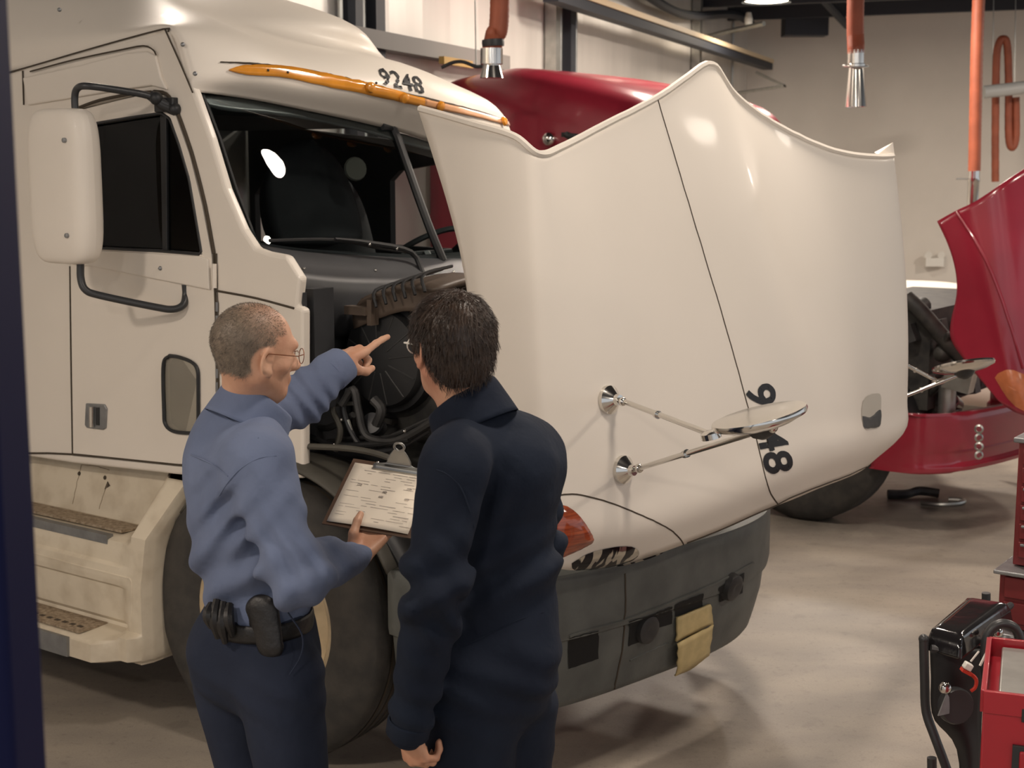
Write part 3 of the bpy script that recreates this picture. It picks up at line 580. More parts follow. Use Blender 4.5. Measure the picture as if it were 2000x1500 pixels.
quad(BS, 'air_slot', [(1316, 1180), (1372, 1158), (1370, 1186), (1318, 1204)], M['seam2'], bump)
quad(BS, 'air_slot', [(1404, 1146), (1452, 1118), (1449, 1158), (1404, 1176)], M['seam2'], bump)
c, n = BS.at(1262, 1228, .0); MB().lathe(c, n, [(.055, -.01), (.05, .02), (.03, .028), (.005, .02)], 20).build('fog_lamp', M['dark2'], bump)
c, n = BS.at(1428, 1146, .0); MB().lathe(c, n, [(.055, -.01), (.05, .02), (.03, .028), (.005, .02)], 20).build('fog_lamp', M['dark2'], bump)
pl = quad(BS, 'plate_bracket', [(1318, 1204), (1382, 1178), (1386, 1214), (1316, 1250)], M['plate'], bump, .012, 8, .01)
quad(BS, 'licence_plate', [(1312, 1250), (1380, 1214), (1372, 1272), (1310, 1314)], M['plate'], bump, .03, 8, .006)
for ln in ([(1221, 1120), (1221, 1200), (1212, 1290), (1200, 1345)],): MB().tube(BS.line(ln, 20, .0), .004, 5, 0).build('panel_line', M['seam'], bump)
MB().tube(BS.line([(1230, 1290), (1290, 1262), (1305, 1256)], 12, .0), .004, 5, 0).build('moulded_line', M['bumper'], bump)
MB().tube(BS.line([(1110, 1243), (1180, 1222), (1222, 1210), (1300, 1180), (1400, 1138), (1470, 1100)], 40, .002), .005, 5, 0).build('moulded_line', M['bumper'], bump)
MB().box((-.40, 1.05, .62), (.5, 1.5, .3)).build('bumper_support', M['dark'], truck)
for t in (.12, .3): MB().box((-.52, t, .82), (.12, .10, .04)).build('bumper_bracket', M['steel'], truck)
# ---- hood
HC = [(-.015, (930, 243), (960, 1085)), (.0, (1005, 266), (1045, 1104)), (.045, (1052, 300), (1100, 1113)), (.2, (1100, 285), (1180, 1121)), (.42, (1175, 246), (1275, 1106)), (.75, (1283, 190), (1425, 1052)), (1.0, (1347, 146), (1528, 1006)), (1.2, (1390, 121), (1592, 980)), (1.42, (1440, 188), (1640, 959)), (1.7, (1530, 250), (1688, 940)), (2.0, (1640, 295), (1716, 926)), (2.2, (1712, 305), (1738, 908)), (2.34, (1746, 304), (1754, 885))]
arch = [(-.015, [(815, 210), (850, 320), (880, 420), (904, 520), (917, 610), (922, 690), (914, 770), (900, 850), (893, 930), (905, 1010), (935, 1062)])]
hcols = []
L = [P(x, y, 0.0) for x, y in arch[0][1]][::-1]; L = cr(np.array(L), 12)
hcols.append([tuple(q) for q in L])
for t, tp, bt in HC:
    A = np.array(P(*tp, t)); B = np.array(P(*bt, t)); col = []
    for k in range(12):
        f = k / 11.; q = B * (1 - f) + A * f
        if t > .1: q = q + np.array([.035 * math.sin(math.pi * f) - (.06 if k == 0 else 0), 0, 0])
        if k == 0: q = q + np.array([-.02, 0, .0])
        if t > 2.1 and k: q[0] += .03 * (1 - f)
        col.append(tuple(q))
    hcols.append(col)
last = hcols[-1]; hcols.append([(s - .08, 2.41, h - .005) for s, t, h in last]); hcols.append([(s - .22, 2.43, h) for s, t, h in last]); hcols.append([(s - .40, 2.43, h + .05) for s, t, h in last])
HG = grid(hcols, 90, 50)
hood = gridmesh('hood', HG, M['white'], truck, .022)
HS = Surf(HG)
def hline(pts, r=.003, name='hood_seam', n=40, m='seam'): return MB().tube(HS.line(pts, n, -.0005), r, 6, 0).build(name, M[m], hood)
hline([(1284, 192), (1325, 330), (1370, 480), (1412, 620), (1450, 755), (1478, 860), (1500, 950), (1522, 990)])
hline([(1080, 968), (1130, 966), (1200, 985), (1270, 1014), (1310, 1035), (1332, 1058), (1339, 1078)], .0028)
hline([(1345, 1068), (1420, 1037), (1500, 996), (1545, 972), (1600, 950), (1640, 935), (1695, 914)], .0035)
hline([(820, 212), (920, 238), (1008, 264), (1058, 300), (1100, 283), (1190, 238), (1284, 188), (1387, 124), (1442, 188), (1530, 250), (1640, 296), (1744, 303)], .011, 'hood_edge', 90, 'white')
# hood tip bracket, far corner
mesh('corner_bracket', [P(1714, 302, 2.3), P(1744, 278, 2.38), P(1747, 300, 2.38), P(1742, 306, 2.3), (P(1720, 300, 2.3)[0] - .06, 2.38, 2.19)], [(0, 1, 2, 3), (0, 4, 1), (1, 4, 2), (2, 4, 3), (3, 4, 0)], M['white'], hood, False)
# turn signal, headlamp
def poly_decal(Sf, name, pts, m, parent, off, n=60):
    C = cr(np.array(pts + pts[:1], float), n)[:-1]; ctr = C.mean(0); V = [tuple(ctr)]; Fc = []; R = 5
    for r in range(1, R + 1): V += [tuple(ctr + (p - ctr) * r / R) for p in C]
    k_ = len(C)
    for k in range(k_):
        k2 = (k + 1) % k_; Fc.append((0, 1 + k, 1 + k2))
        for r in range(R - 1): Fc.append((1 + r * k_ + k, 1 + (r + 1) * k_ + k, 1 + (r + 1) * k_ + k2, 1 + r * k_ + k2))
    V3 = []
    for i, v in enumerate(V):
        ring = 0 if i == 0 else 1 + (i - 1) // k_; V3.append(Sf.at(*v, off * (1 - (ring / R) ** 3))[0] + Sf.at(*v)[1] * .002)
    return mesh(name, V3, Fc, m, parent, True)
poly_decal(HS, 'turn_signal', [(1086, 985), (1110, 990), (1135, 1012), (1155, 1042), (1158, 1058), (1140, 1070), (1105, 1086), (1084, 1088), (1070, 1040)], M['signal'], hood, .018)
M['hl'] = mat('headlamp_reflector', (.55, .53, .48), .12, .9, col2=(.03, .03, .035), nscale=3.2, stretch=(9, 12, 1.2), lo=.48, hi=.52, detail=1)
poly_decal(HS, 'headlamp', [(1116, 1100), (1150, 1080), (1200, 1068), (1235, 1068), (1248, 1080), (1235, 1094), (1200, 1106), (1150, 1114), (1120, 1112)], M['hl'], hood, .012)
poly_decal(HS, 'headlamp', [(1195, 1112), (1240, 1106), (1260, 1095), (1290, 1089), (1300, 1092), (1270, 1102), (1240, 1112)], M['hl'], hood, .006)
# hood pull handle recess
hp = poly_decal(HS, 'pull_recess', [(1684, 784), (1696, 772), (1718, 770), (1720, 800), (1718, 832), (1700, 838), (1688, 836), (1682, 810)], mat('recess_shade', (.52, .48, .41), .5), hood, -.0)  # shade of the recess put into a darker copy of the hood colour
poly_decal(HS, 'pull_grip', [(1683, 812), (1700, 814), (1719, 800), (1718, 831), (1700, 837), (1687, 835)], M['dark2'], hood, .004)
# number on the hood, reading downwards
TV2, TF2 = text_mesh('9248', .022)
HS.decal('fleet_number', affine(TV2, (1452, 756), (43, 172), (57, -10)), TF2, M['black_ink'], hood, .0025)
# hood mirrors (near one in full, far one seen past the hood)
def foot(c, n, parent):
    MB().lathe(c, n, [(.046, 0), (.045, .012), (.030, .026), (.018, .036), (.016, .05)], 24).build('mirror_foot', M['chrome'], parent)
def hood_mirror(fa, fb, na, nb, joint, end, dc, dn, dr, parent=None):
    r = empty('hood_mirror'); r.parent = hood
    for c, n in ((fa, na), (fb, nb)): foot(c, n, r)
    A, B = fa + na * .04, fb + nb * .04
    MB().tube([A, A * .94 + joint * .06 + na * .008, joint], .0085, 10, 0).tube([A * .55 + joint * .45, A * .53 + joint * .47], .0125, 10, 0).ball(A + (joint - A) * .06, .014).build('mirror_strut', M['chrome'], r)
    MB().tube([B, end], .0085, 10, 0).tube([B * .58 + end * .42, B * .56 + end * .44], .0125, 10, 0).ball(B + (end - B) * .06, .015).ball(end, .016).build('mirror_strut', M['chrome'], r)
    MB().lathe(joint + dn * -.004, dn, [(.028, -.008), (.028, .008), (.015, .014)], 18).build('mirror_clamp', M['chrome'], r)
    MB().tube([end, dc - dn * .03], .012, 8, 0).lathe(dc - dn * .045, dn, [(.01, -.01), (.03, 0), (.045, .02)], 18).build('mirror_knuckle', M['dark2'], r)
    MB().lathe(dc, dn, [(.03, -.028), (dr * .7, -.018), (dr * .97, -.004), (dr, .004), (dr * .985, .012), (dr * .95, .013), (.01, .012)], 40).build('mirror_head', M['chrome'], r)
    return r
fa, na = HS.at(1187, 781); fb, nb = HS.at(1215, 917)
pa = np.array(P(1388, 848, -.10)); pe = np.array(P(1508, 834, -.14)); dc = np.array(P(1484, 818, -.13))
hood_mirror(fa, fb, na, nb, pa, pe, dc, np.array([-.22, -.13, .965]), .128)
fy = lambda s, h: np.array((s, 2.42, h))
hood_mirror(fy(.25, 1.30), fy(.20, 1.10), np.array([.2, 1, 0]), np.array([.2, 1, 0]), np.array(P(1832, 745, 2.62)), np.array(P(1898, 722, 2.66)), np.array(P(1882, 716, 2.64)), np.array([-.27, .17, .94]), .135)
# ---- side mirror
mb = MB(); Mw, Mh, Md = .162, .272, .065
cols = []
c = np.array([-1.778, -.27, 2.058])
for a in np.linspace(0, 2 * math.pi, 29):
    ca, sa = math.cos(a), math.sin(a); e = 2 / 4.5
    x = Mw * math.copysign(abs(ca) ** e, ca); y = Md * math.copysign(abs(sa) ** (2 / 2.6), sa)
    col = []
    for b in np.linspace(-math.pi / 2, math.pi / 2, 21):
        cb, sb = math.cos(b), math.sin(b); k = abs(cb) ** (2 / 6.); z = Mh * math.copysign(abs(sb) ** (2 / 4.5), sb); col.append(c + (x * k, y * k, z))
    cols.append(col)
MG = np.array(cols)
sm = empty('side_mirror'); sm.parent = truck
mh = gridmesh('mirror_housing', MG, M['white'], sm)
for x, y in ((126, 274), (131, 460)): q = P(x, y, -.334); MB().lathe(q, (0, -1, 0), [(.009, -.02), (.0085, .006), (.004, .008)], 12).build('rivet', M['alu'], sm)
q = P(118, 222, -.30); MB().ball(q, .010, 8).build('rivet', M['seam'], sm)
def pt(x, y, t): return np.array(P(x, y, t))
MB().tube([pt(148, 230, -.27), pt(146, 190, -.27), pt(152, 172, -.27), pt(172, 168, -.265), pt(230, 176, -.17), pt(290, 187, -.07), pt(330, 205, -.02)], .0125, 12, 5).build('mirror_arm', M['blacksat'], sm)
MB().tube([pt(157, 515, -.27), pt(158, 545, -.27), pt(167, 566, -.265), pt(195, 577, -.23), pt(300, 599, -.10), pt(338, 604, -.05), pt(358, 595, -.02), pt(363, 575, -.0), pt(362, 556, .0)], .0135, 12, 5).build('mirror_arm', M['blacksat'], sm)
bevel(MB().tube([pt(292, 184, -.06), pt(318, 205, -.03), pt(345, 217, -.0)], .020, 8, 0).ball(pt(305, 192, -.05), .024).ball(pt(342, 213, -.01), .022).box(pt(325, 205, -.01), (.10, .03, .05)).build('mirror_bracket', M['black'], sm), .004)
# ---- engine bay
eng = empty('engine', (0, 0, 0)); eng.parent = truck
MB().box((-.68, 1.15, 1.15), (.72, 1.5, .75)).box((-.30, 1.15, 1.05), (.1, 1.2, .9)).build('engine_block', M['dark'], eng)
c = np.array(P(752, 700, .34)); R0 = .175
MB().lathe(c, (0, -1, 0), [(R0 * 1.18, -.55), (R0 * 1.18, -.10), (R0 * 1.12, -.04), (R0 * 1.12, -.015), (R0 * 1.02, -.01), (R0, .01), (R0 * .96, .02), (R0 * .5, .032), (.03, .036), (.005, .036)], 48).build('air_cleaner', M['black'], eng)
MB().lathe(c, (0, -1, 0), [(R0 * 1.20, -.16), (R0 * 1.24, -.15), (R0 * 1.24, -.12), (R0 * 1.20, -.11)], 48).lathe(c, (0, -1, 0), [(R0 * 1.20, -.30), (R0 * 1.24, -.29), (R0 * 1.24, -.25), (R0 * 1.20, -.24)], 48).build('clamp_band', M['brown'], eng)
for k in range(12):
    th = k * math.pi / 6 + .15; d = np.array([math.cos(th), 0, math.sin(th)]); MB().tube([c + d * .05 + (0, -.036, 0), c + d * R0 * .93 + (0, -.022, 0)], .0028, 6, 0).build('cover_rib', M['dark2'], eng)
cols = []
for s_, z_ in (((690, 610), (720, 575)), ((735, 590), (760, 562)), ((790, 574), (805, 552)), ((850, 580), (865, 560))):
    a = np.array(P(*s_, .30)); b = np.array(P(*z_, .30)); cols.append([a + (0, 0, -.06), a, b, b + (0, .25, .02), b + (0, .4, -.05)])
gridmesh('intake_duct', grid(cols, 16, 16), M['brown'], eng, .02)
for k in range(6):
    a = np.array(P(735 + 19 * k, 600 - 6 * k, .26)); MB().tube([a, a + (-.03, .03, .055), a + (-.04, .2, .075)], .006, 6).build('duct_rib', M['black'], eng)
MB().box(P(700, 606, .27), (.10, .04, .03)).box(P(728, 610, .28), (.02, .04, .09)).build('duct_clip', M['brown'], eng)
MB().box(np.array(P(624, 680, .12)), (.05, .10, .42)).box(np.array(P(596, 730, .03)), (.012, .02, .56)).build('support_rail', M['alu'] if 0 else M['cowl'], eng)
MB().box(np.array(P(640, 660, .5)), (.26, .1, .42)).build('heat_shield', M['dark'], eng)
hs = [([(668, 790), (690, 760), (700, 800), (715, 850), (760, 862), (800, 850), (850, 820)], .014, 'dark2'), ([(680, 760), (672, 800), (690, 850), (720, 880), (780, 872), (840, 840)], .010, 'cowl'),
      ([(640, 862), (700, 855), (760, 852), (830, 822), (880, 800)], .008, 'dark2'), ([(600, 850), (650, 870), (720, 868), (800, 858)], .012, 'black'), ([(618, 812), (616, 800), (628, 790), (650, 790), (690, 788)], .007, 'steel'),
      ([(560, 850), (600, 828), (640, 836), (690, 810)], .012, 'dark2'), ([(735, 830), (745, 800), (730, 780)], .018, 'dark2'), ([(700, 880), (690, 850), (680, 820)], .006, 'steel'), ([(770, 862), (820, 850), (870, 846), (900, 830)], .009, 'cowl'), ([(655, 880), (665, 840), (650, 800), (655, 760)], .011, 'olive')]
for i, (pp, r, mm) in enumerate(hs): MB().tube([P(x, y, .18 + .03 * (i % 3)) for x, y in pp], r, 8, 5).build('engine_hose', M[mm], eng)
rngs = random.Random(3)
for i in range(26):
    x, y = rngs.uniform(560, 900), rngs.uniform(790, 885); c = np.array(P(x, y, rngs.uniform(.32, .55))); m = MB()
    if i % 2: m.box(c, (rngs.uniform(.03, .09), .08, rngs.uniform(.02, .07)), Matrix.Rotation(rngs.uniform(-.5, .5), 3, 'Y'))
    else: m.lathe(c, (rngs.uniform(-.4, .4), -1, rngs.uniform(-.2, .6)), [(.03, -.05), (.032, .0), (.02, .012), (.006, .02)], 12)
    bevel(m.build('engine_fitting', M[('dark2', 'dark', 'cowl')[i % 3]], eng), .003)
c = np.array(P(728, 828, .22)); MB().lathe(c, (.3, -1, .5), [(.03, -.06), (.032, -.01), (.04, 0), (.038, .014), (.01, .018)], 20).build('filler_cap', M['cowl'], eng)
for x, y in ((790, 842), (652, 868), (667, 820), (590, 836)): MB().ball(P(x, y, .16), .006, 6).build('bolt', M['chrome'], eng)
# fender shelf strip above the arch
MB().tube([P(x, y, .03) for x, y in [(520, 872), (600, 872), (680, 876), (735, 886), (775, 900)]], .011, 8, 4).build('splash_rail', M['olive'], truck)
# ================================================================== red truck in the next bay (same frame, one bay further)
red = empty('red_semi_truck', tuple(ORI), TM, 'dark red semi truck with open hood in the next bay behind the white truck', 'truck')
tb = 4.4
secs = []
for s, w_, top in ((-3.93, 1.02, 2.62), (-3.92, 1.06, 2.70), (-3.86, 1.09, 2.75), (-3.50, 1.08, 2.80), (-3.2, 1.1, 2.80), (-2.6, 1.1, 2.68), (-2.16, 1.1, 2.55), (-2.0, 1.06, 2.34), (-1.85, 1.02, 2.10), (-1.7, 1.0, 1.9), (-1.55, .95, 1.7)):
    c = []
    for a in np.linspace(0, math.pi, 25):
        ca, sa = math.cos(a), math.sin(a); c.append((s, tb + (1.1 - w_) * .9 + w_ * .9 - w_ * .9 * math.copysign(abs(ca) ** .2, ca), 1.0 + (top - 1.0) * abs(sa) ** .26))
    secs.append(c)
gridmesh('cab', grid(secs, 40, 50), M['red'], red, .02, ref=(-2.6, tb + 1.1, 1.2))
panel('cab_end', [(tb + .12, 1.0), (tb + 1.9, 1.0), (tb + 1.9, 2.5), (tb + 1.8, 2.66), (tb + .2, 2.66), (tb + .12, 2.58)], [], lambda p: (-3.91, p[0], p[1]), M['red'], red, .02, 0, (-1, 0, 0))
MB().box((-1.30, tb + 1.0, 1.15), (.28, 1.7, .5)).build('firewall', M['cowl'], red)
MB().box((-2.4, tb + 1.1, .8), (2.7, 2.1, .5)).build('step_fairing', M['red'], red)
MB().tube([P(1105, 262, tb - .1), P(1112, 266, tb - .1), P(1128, 268, tb - .1)], .022, 8, 3).box(P(1105, 263, tb - .1), (.05, .03, .03)).tube([P(1128, 268, tb - .1), P(1160, 285, tb)], .02, 8, 0).build('mirror_arm', M['black'], red)
MB().ball(P(1073, 272, tb), .05, 8).build('cab_glint', M['chrome'], red)  # chrome ball added in place of the white light reflection on the cab
# hood
al = cr(np.array([P(x, y, tb) for x, y in [(1952, 785), (1918, 745), (1886, 706), (1862, 672), (1855, 640), (1866, 590), (1868, 545), (1856, 490), (1830, 432)]]), 12)
hc = [[tuple(q) for q in al]]
for t, tp, bt in ((tb, (1866, 412), (1968, 797)), (tb, (1905, 393), (1990, 808)), (tb + .05, (1960, 357), (2020, 815)), (tb + .22, (2010, 325), (2060, 815)), (tb + .5, (2080, 280), (2130, 800)), (tb + .95, (2190, 220), (2230, 770)), (tb + 1.5, (2290, 290), (2330, 745)), (tb + 2.0, (2370, 330), (2390, 720)), (tb + 2.25, (2400, 335), (2420, 700))):
    A = np.array(P(*tp, t)); B = np.array(P(*bt, t)); hc.append([tuple(B + (A - B) * f + np.array([.03 * math.sin(math.pi * f), 0, 0]) * (t > tb + .1)) for f in np.linspace(0, 1, 12)])
RHG = grid(hc, 60, 40); rh = gridmesh('hood', RHG, M['red'], red, .02)
RHS = Surf(RHG)
poly_decal(RHS, 'headlamp', [(1943, 738), (1952, 728), (1975, 722), (2010, 740), (2040, 790), (2020, 806), (1990, 798), (1966, 775)], mat('orange_lens', (.55, .17, .07), .25, noise=.3, nscale=14), rh, .012)
# crease with paint highlights
MB().tube(RHS.line([(1868, 413), (1905, 470), (1940, 540), (1975, 640), (1998, 720)], 30, .004), .010, 8, 0).build('hood_crease', M['red'], rh)
# bumper
b2 = []
for s, t in cr(np.array(BP0), 60):
    b2.append([(s - .06 + o * (1 if t > .2 else .3), t + tb - (.02 if t < .3 else 0), h) for o, h in ((-.06, .735), (-.01, .74), (.0, .72), (.0, .52), (-.02, .50), (-.02, .44), (.01, .42), (.005, .395), (-.04, .385))])
gridmesh('bumper', np.array([lin(np.array(c), 30) for c in b2]), M['red'], red, .02, autos=35)
ch = MB()
for k in range(4): ch.lathe(P(1912, 838 + k * 17, tb - .05), (.2 + .6 * (k % 2), -1, 0), [(.016, -.006), (.026, 0), (.016, .006), (.016, -.006)], 12, capends=False)
ch.build('tow_chain', M['steel'], red)
# tire
rw = empty('front_wheel', (-1.05, tb + .17, .5)); rw.parent = red
MB().lathe((0, 0, 0), (0, 1, 0), prof, 48, capends=False).build('tire', M['rubber'], rw); MB().lathe((0, 0, 0), (0, 1, 0), [(.29, -.12), (.2, -.05), (.1, -.13), (.01, -.13)], 32, capends=False).build('rim', M['steel'], rw)
# engine bay of the red truck
eg = empty('engine'); eg.parent = red
MB().box((-.75, tb + 1.15, 1.0), (.7, 1.6, .6)).build('engine_block', M['dark'], eg)
cc = [(.02, .3, .5), (.1, .5, .9)]
cols = []
for t in (tb + .02, tb + .5): cols.append([(-1.03 + .62 * math.cos(a), t, .50 + .58 * math.sin(a)) for a in np.linspace(math.pi, 0, 14)])
gridmesh('fender_liner', grid(cols, 6, 30), M['black'], eg, .015)
rr = random.Random(11)
for i in range(34):
    x, y = rr.uniform(1765, 1900), rr.uniform(600, 805); 
    if y < 640 and x > 1800: continue
    c = np.array(P(x, y, tb + rr.uniform(.25, .8))); m = MB(); k = i % 3
    if k == 0: m.box(c, (rr.uniform(.05, .16), .1, rr.uniform(.04, .12)), Matrix.Rotation(rr.uniform(-.6, .6), 3, 'Y'))
    elif k == 1: m.lathe(c, (rr.uniform(-.6, .6), -1, rr.uniform(-.3, .6)), [(.05, -.08), (.052, .0), (.03, .02), (.008, .03)], 14)
    else: m.tube([c + (rr.uniform(-.12, .12), 0, rr.uniform(-.12, .12)), c + (0, -.08, .04), c + (rr.uniform(-.12, .12), 0, rr.uniform(-.12, .12))], .018, 8)
    m.build('engine_fitting', M[('dark2', 'dark', 'cowl', 'steel')[min(i % 7, 3) if i % 7 < 4 else i % 2]], eg)
MB().tube([P(1770, 582, tb + .3), P(1800, 610, tb + .3), P(1850, 668, tb + .35), P(1880, 700, tb + .4)], .05, 10).build('intake_duct', M['dark'], eg)
MB().lathe(P(1850, 775, tb + .3), (0, 0, 1), [(.05, -.12), (.05, .10), (.03, .12)], 16).build('oil_filter', M['steel'], eg)
MB().box(P(1868, 695, tb + .4), (.04, .05, .2)).build('valve_body', M['alu'], eg)
# ================================================================== white vehicle beyond it
wd_ = 12.4; wq = W(1835, 600, wd_)
car = empty('white_car', (wq[0], wq[1], 0), TM, 'white vehicle with a dark windshield seen beyond the red truck engine bay', 'car')
cs = []
for s, w2, zt in ((-1.7, .70, .95), (-1.2, .74, 1.08), (-.5, .76, 1.13), (.05, .74, 1.12), (.35, .73, 1.02), (.62, .74, .86), (1.3, .78, .80), (1.7, .70, .68)):
    c = []
    for a in np.linspace(0, math.pi, 21): c.append((s, -w2 * math.copysign(abs(math.cos(a)) ** .4, math.cos(a)), .22 + (zt - .22) * abs(math.sin(a)) ** .5))
    cs.append(c)
CGm = grid(cs, 40, 40); gridmesh('car_body', CGm, M['white'], car, .01)
i0, i1 = 22, 29
gridmesh('windshield', CGm[20:28, 12:28] + np.array([.02, 0, .01]), M['glassd2'] if 'glassd2' in M else M['vinyl'], car)
wl = np.array([wq[0], wq[1], 0]); Ri = np.array(Matrix.Rotation(-TM, 3, 'Z')); cl_ = lambda x, y, d: Ri @ (np.array(W(x, y, d)) - wl)
fr_ = gridmesh('cab_front', np.array([[cl_(x, y, 11.7) for y in (566 + (8 if x in (1776, 1894) else 0), 600, 640, 700)] for x in (1776, 1790, 1860, 1880, 1894)]), M['white'], car, .25)
gridmesh('side_glass', np.array([[cl_(x + (0 if y > 600 else 6), y, 11.64) for y in (575, 600, 640)] for x in (1794, 1830, 1868)]), M['inter'], car, .01)
for s in (-1.2, 1.2):
    for t in (-.68, .68): MB().lathe((s, t, .3), (0, 1, 0), [(.18, -.08), (.29, -.09), (.30, 0), (.29, .09), (.18, .08)], 24).build('wheel', M['rubber'], car)
# ================================================================== foreground post, creeper, tool cart, tool chest
pq = W(50, 1250, 1.42)
tag(bevel(MB().box((pq[0] - .06, pq[1], 1.35), (.12, .10, 2.7)).build('navy_post', M['post'], autos=30), .008), 'out of focus navy blue steel post at the left edge', 'post')
def Q(x, y, d): return np.array(W(x, y, d))
cp = Q(1870, 1480, 3.65)
cr_ = empty('mechanic_creeper', (cp[0], cp[1], 0), 0, 'black mechanic creeper with glossy headrest stood on end beside the red tool cart', 'creeper')
co = np.array([cp[0], cp[1], 0])
def q(x, y, d): return Q(x, y, d) - co
FL_, FR_, BR_, BL_ = q(1815, 1238, 3.62), q(1876, 1255, 3.56), q(1972, 1184, 3.88), q(1890, 1172, 3.94); pd = []
for u in (-.02, 0, .04, .12, .35, .65, .88, .96, 1, 1.02):
    row = []
    for v in (-.04, 0, .05, .16, .4, .6, .84, .95, 1, 1.04):
        c_ = (FL_ * (1 - v) + FR_ * v) * (1 - u) + (BL_ * (1 - v) + BR_ * v) * u; e = min(min(u, 1 - u) / .12, min(v, 1 - v) / .16, 1)
        row.append(c_ + (0, 0, -.042 if e < 0 else .014 * math.sin(math.pi / 2 * max(0, e)) - .012 * (e <= 0)))
    pd.append(row)
gridmesh('headrest_pad', grid(pd, 41, 41, True), M['vinyl'], cr_, .004, autos=50)
MB().tube([q(1818, 1266, 3.6), q(1860, 1272, 3.6), q(1885, 1262, 3.62), q(1935, 1215, 3.8), q(1974, 1182, 3.95)], .010, 8).build('pad_rim', M['blacksat'], cr_)
MB().tube([q(1804, 1248, 3.6), q(1806, 1330, 3.6), q(1809, 1390, 3.6), q(1826, 1440, 3.58), q(1850, 1505, 3.56), q(1880, 1600, 3.56), ], .0125, 12, 4).ball(q(1804, 1248, 3.6), .013).build('frame_tube', M['blacksat'], cr_)
MB().tube([q(1926, 1210, 3.95), q(1926, 1158, 3.95)], .0125, 12, 0).build('frame_tube', M['blacksat'], cr_)
MB().tube([q(1820, 1480, 3.5), q(1822, 1640, 3.5)], .0125, 12, 0).build('frame_tube', M['blacksat'], cr_)
MB().tube([q(1926, 1330, 3.6), q(1924, 1262, 3.6), q(1938, 1228, 3.6), q(1962, 1218, 3.6), q(1988, 1236, 3.6), q(1996, 1300, 3.6)], .0125, 12, 5).build('frame_tube', M['blacksat'], cr_)
bd = []
for x0, x1, y, d in ((1816, 1926, 1268, 3.68), (1818, 1924, 1320, 3.68), (1822, 1918, 1400, 3.68), (1870, 1916, 1470, 3.68), (1875, 1912, 1640, 3.68)): bd.append([q(x0, y, d), q(x0 * .5 + x1 * .5, y, d - .02), q(x1, y, d)])
gridmesh('back_pad', grid(bd, 20, 10), M['black'], cr_, .04)
def caster(c, ax, r, nm):
    e = empty('caster', tuple(c)); e.parent = cr_
    MB().lathe((0, 0, 0), ax, [(r * .3, -.013), (r * .92, -.014), (r, -.008), (r, .008), (r * .92, .014), (r * .3, .013)], 28).build('caster_wheel', M['blacksat'], e)
    MB().lathe((-.028, -.02, .004), (.5, -1, .1), [(.001, -.002), (.036, -.002), (.036, .002), (.001, .002)], 3).build('caster_bracket', M['alu'], e)
    MB().ball((-.035, -.02, .055), .016).build('caster_swivel', M['chrome'], e)
caster(q(1866, 1378, 3.55), (.25, -1, .1), .048, 1); caster(q(1966, 1268, 3.7), (.5, -1, .1), .036, 2)
tg = empty('cable_connector', tuple(Q(1890, 1304, 3.5)), 0, 'white and red cable connector clipped on the black creeper frame', 'connector'); to = Q(1890, 1304, 3.5)
bevel(MB().box((0, 0, .004), (.022, .02, .018), Matrix.Rotation(.5, 3, 'Y')).build('plug_body', M['plasw'], tg), .003)
MB().box((-.004, 0, -.010), (.026, .022, .008), Matrix.Rotation(.5, 3, 'Y')).build('plug_collar', M['redpl'], tg)
MB().tube([Q(1896, 1292, 3.5) - to, Q(1912, 1272, 3.5) - to], .0028, 6, 0).tube([Q(1914, 1300, 3.5) - to, Q(1926, 1276, 3.5) - to], .0035, 6, 0).build('plug_pin', M['plasw'], tg)
MB().tube([Q(1890, 1312, 3.5) - to, Q(1906, 1326, 3.5) - to, Q(1905, 1342, 3.5) - to, Q(1896, 1350, 3.5) - to], .005, 6).build('plug_lead', M['redpl'], tg)
# red tool cart
tq = Q(1921, 1352, 2.98); tc_ = empty('tool_cart', (tq[0], tq[1], 0), 0, 'red tool cart at the lower right corner in front of the creeper', 'tool cart')
zt = tq[2]; Rz = np.array(Matrix.Rotation(math.radians(-20), 3, 'Z'))
def bx(nm, c, d, m, par=tc_, bv=.004): o = MB().box(Rz @ np.array(c, float), d, Rz).build(nm, m, par); bevel(o, bv); return o
bx('cart_body', (.40, .19, zt / 2 + .02), (.80, .38, zt - .12), M['tool']); 
bx('tray_floor', (.41, .19, zt - .015), (.76, .34, .012), M['steel'])
for nm, c, d in (('tray_rim', (.40, .0, zt - .02), (.80, .012, .05)), ('tray_rim', (.0, .19, zt - .02), (.012, .38, .05)), ('tray_rim', (.4, .38, zt - .02), (.8, .012, .05))): bx(nm, c, d, M['tool'], tc_, .002)
bx('slot', (.18, -.004, zt - .04), (.2, .006, .03), M['black'], tc_, .001)
for k in range(2):
    dd = bx('drawer', (.25, -.006, zt - .155 - .10 * k), (.34, .014, .07), M['tool']); bx('drawer_gap', (.25, -.002, zt - .155 - .10 * k), (.37, .012, .092), M['black'], dd, .001); bx('drawer_pull', (.25, -.016, zt - .13 - .10 * k), (.3, .01, .012), M['tool'], dd, .003)
bx('tray_rag', (.30, .16, zt + .01), (.16, .12, .035), mat('grey_rag', (.28, .26, .22), .9, bump=.4, bscale=30), tc_, .012)
for sx in (.1, .7):
    for sy in (.06, .32): MB().lathe(Rz @ np.array((sx, sy, .045)), (1, 0, 0), [(.01, -.015), (.045, -.015), (.045, .015), (.01, .015)], 20).build('castor', M['black'], tc_)
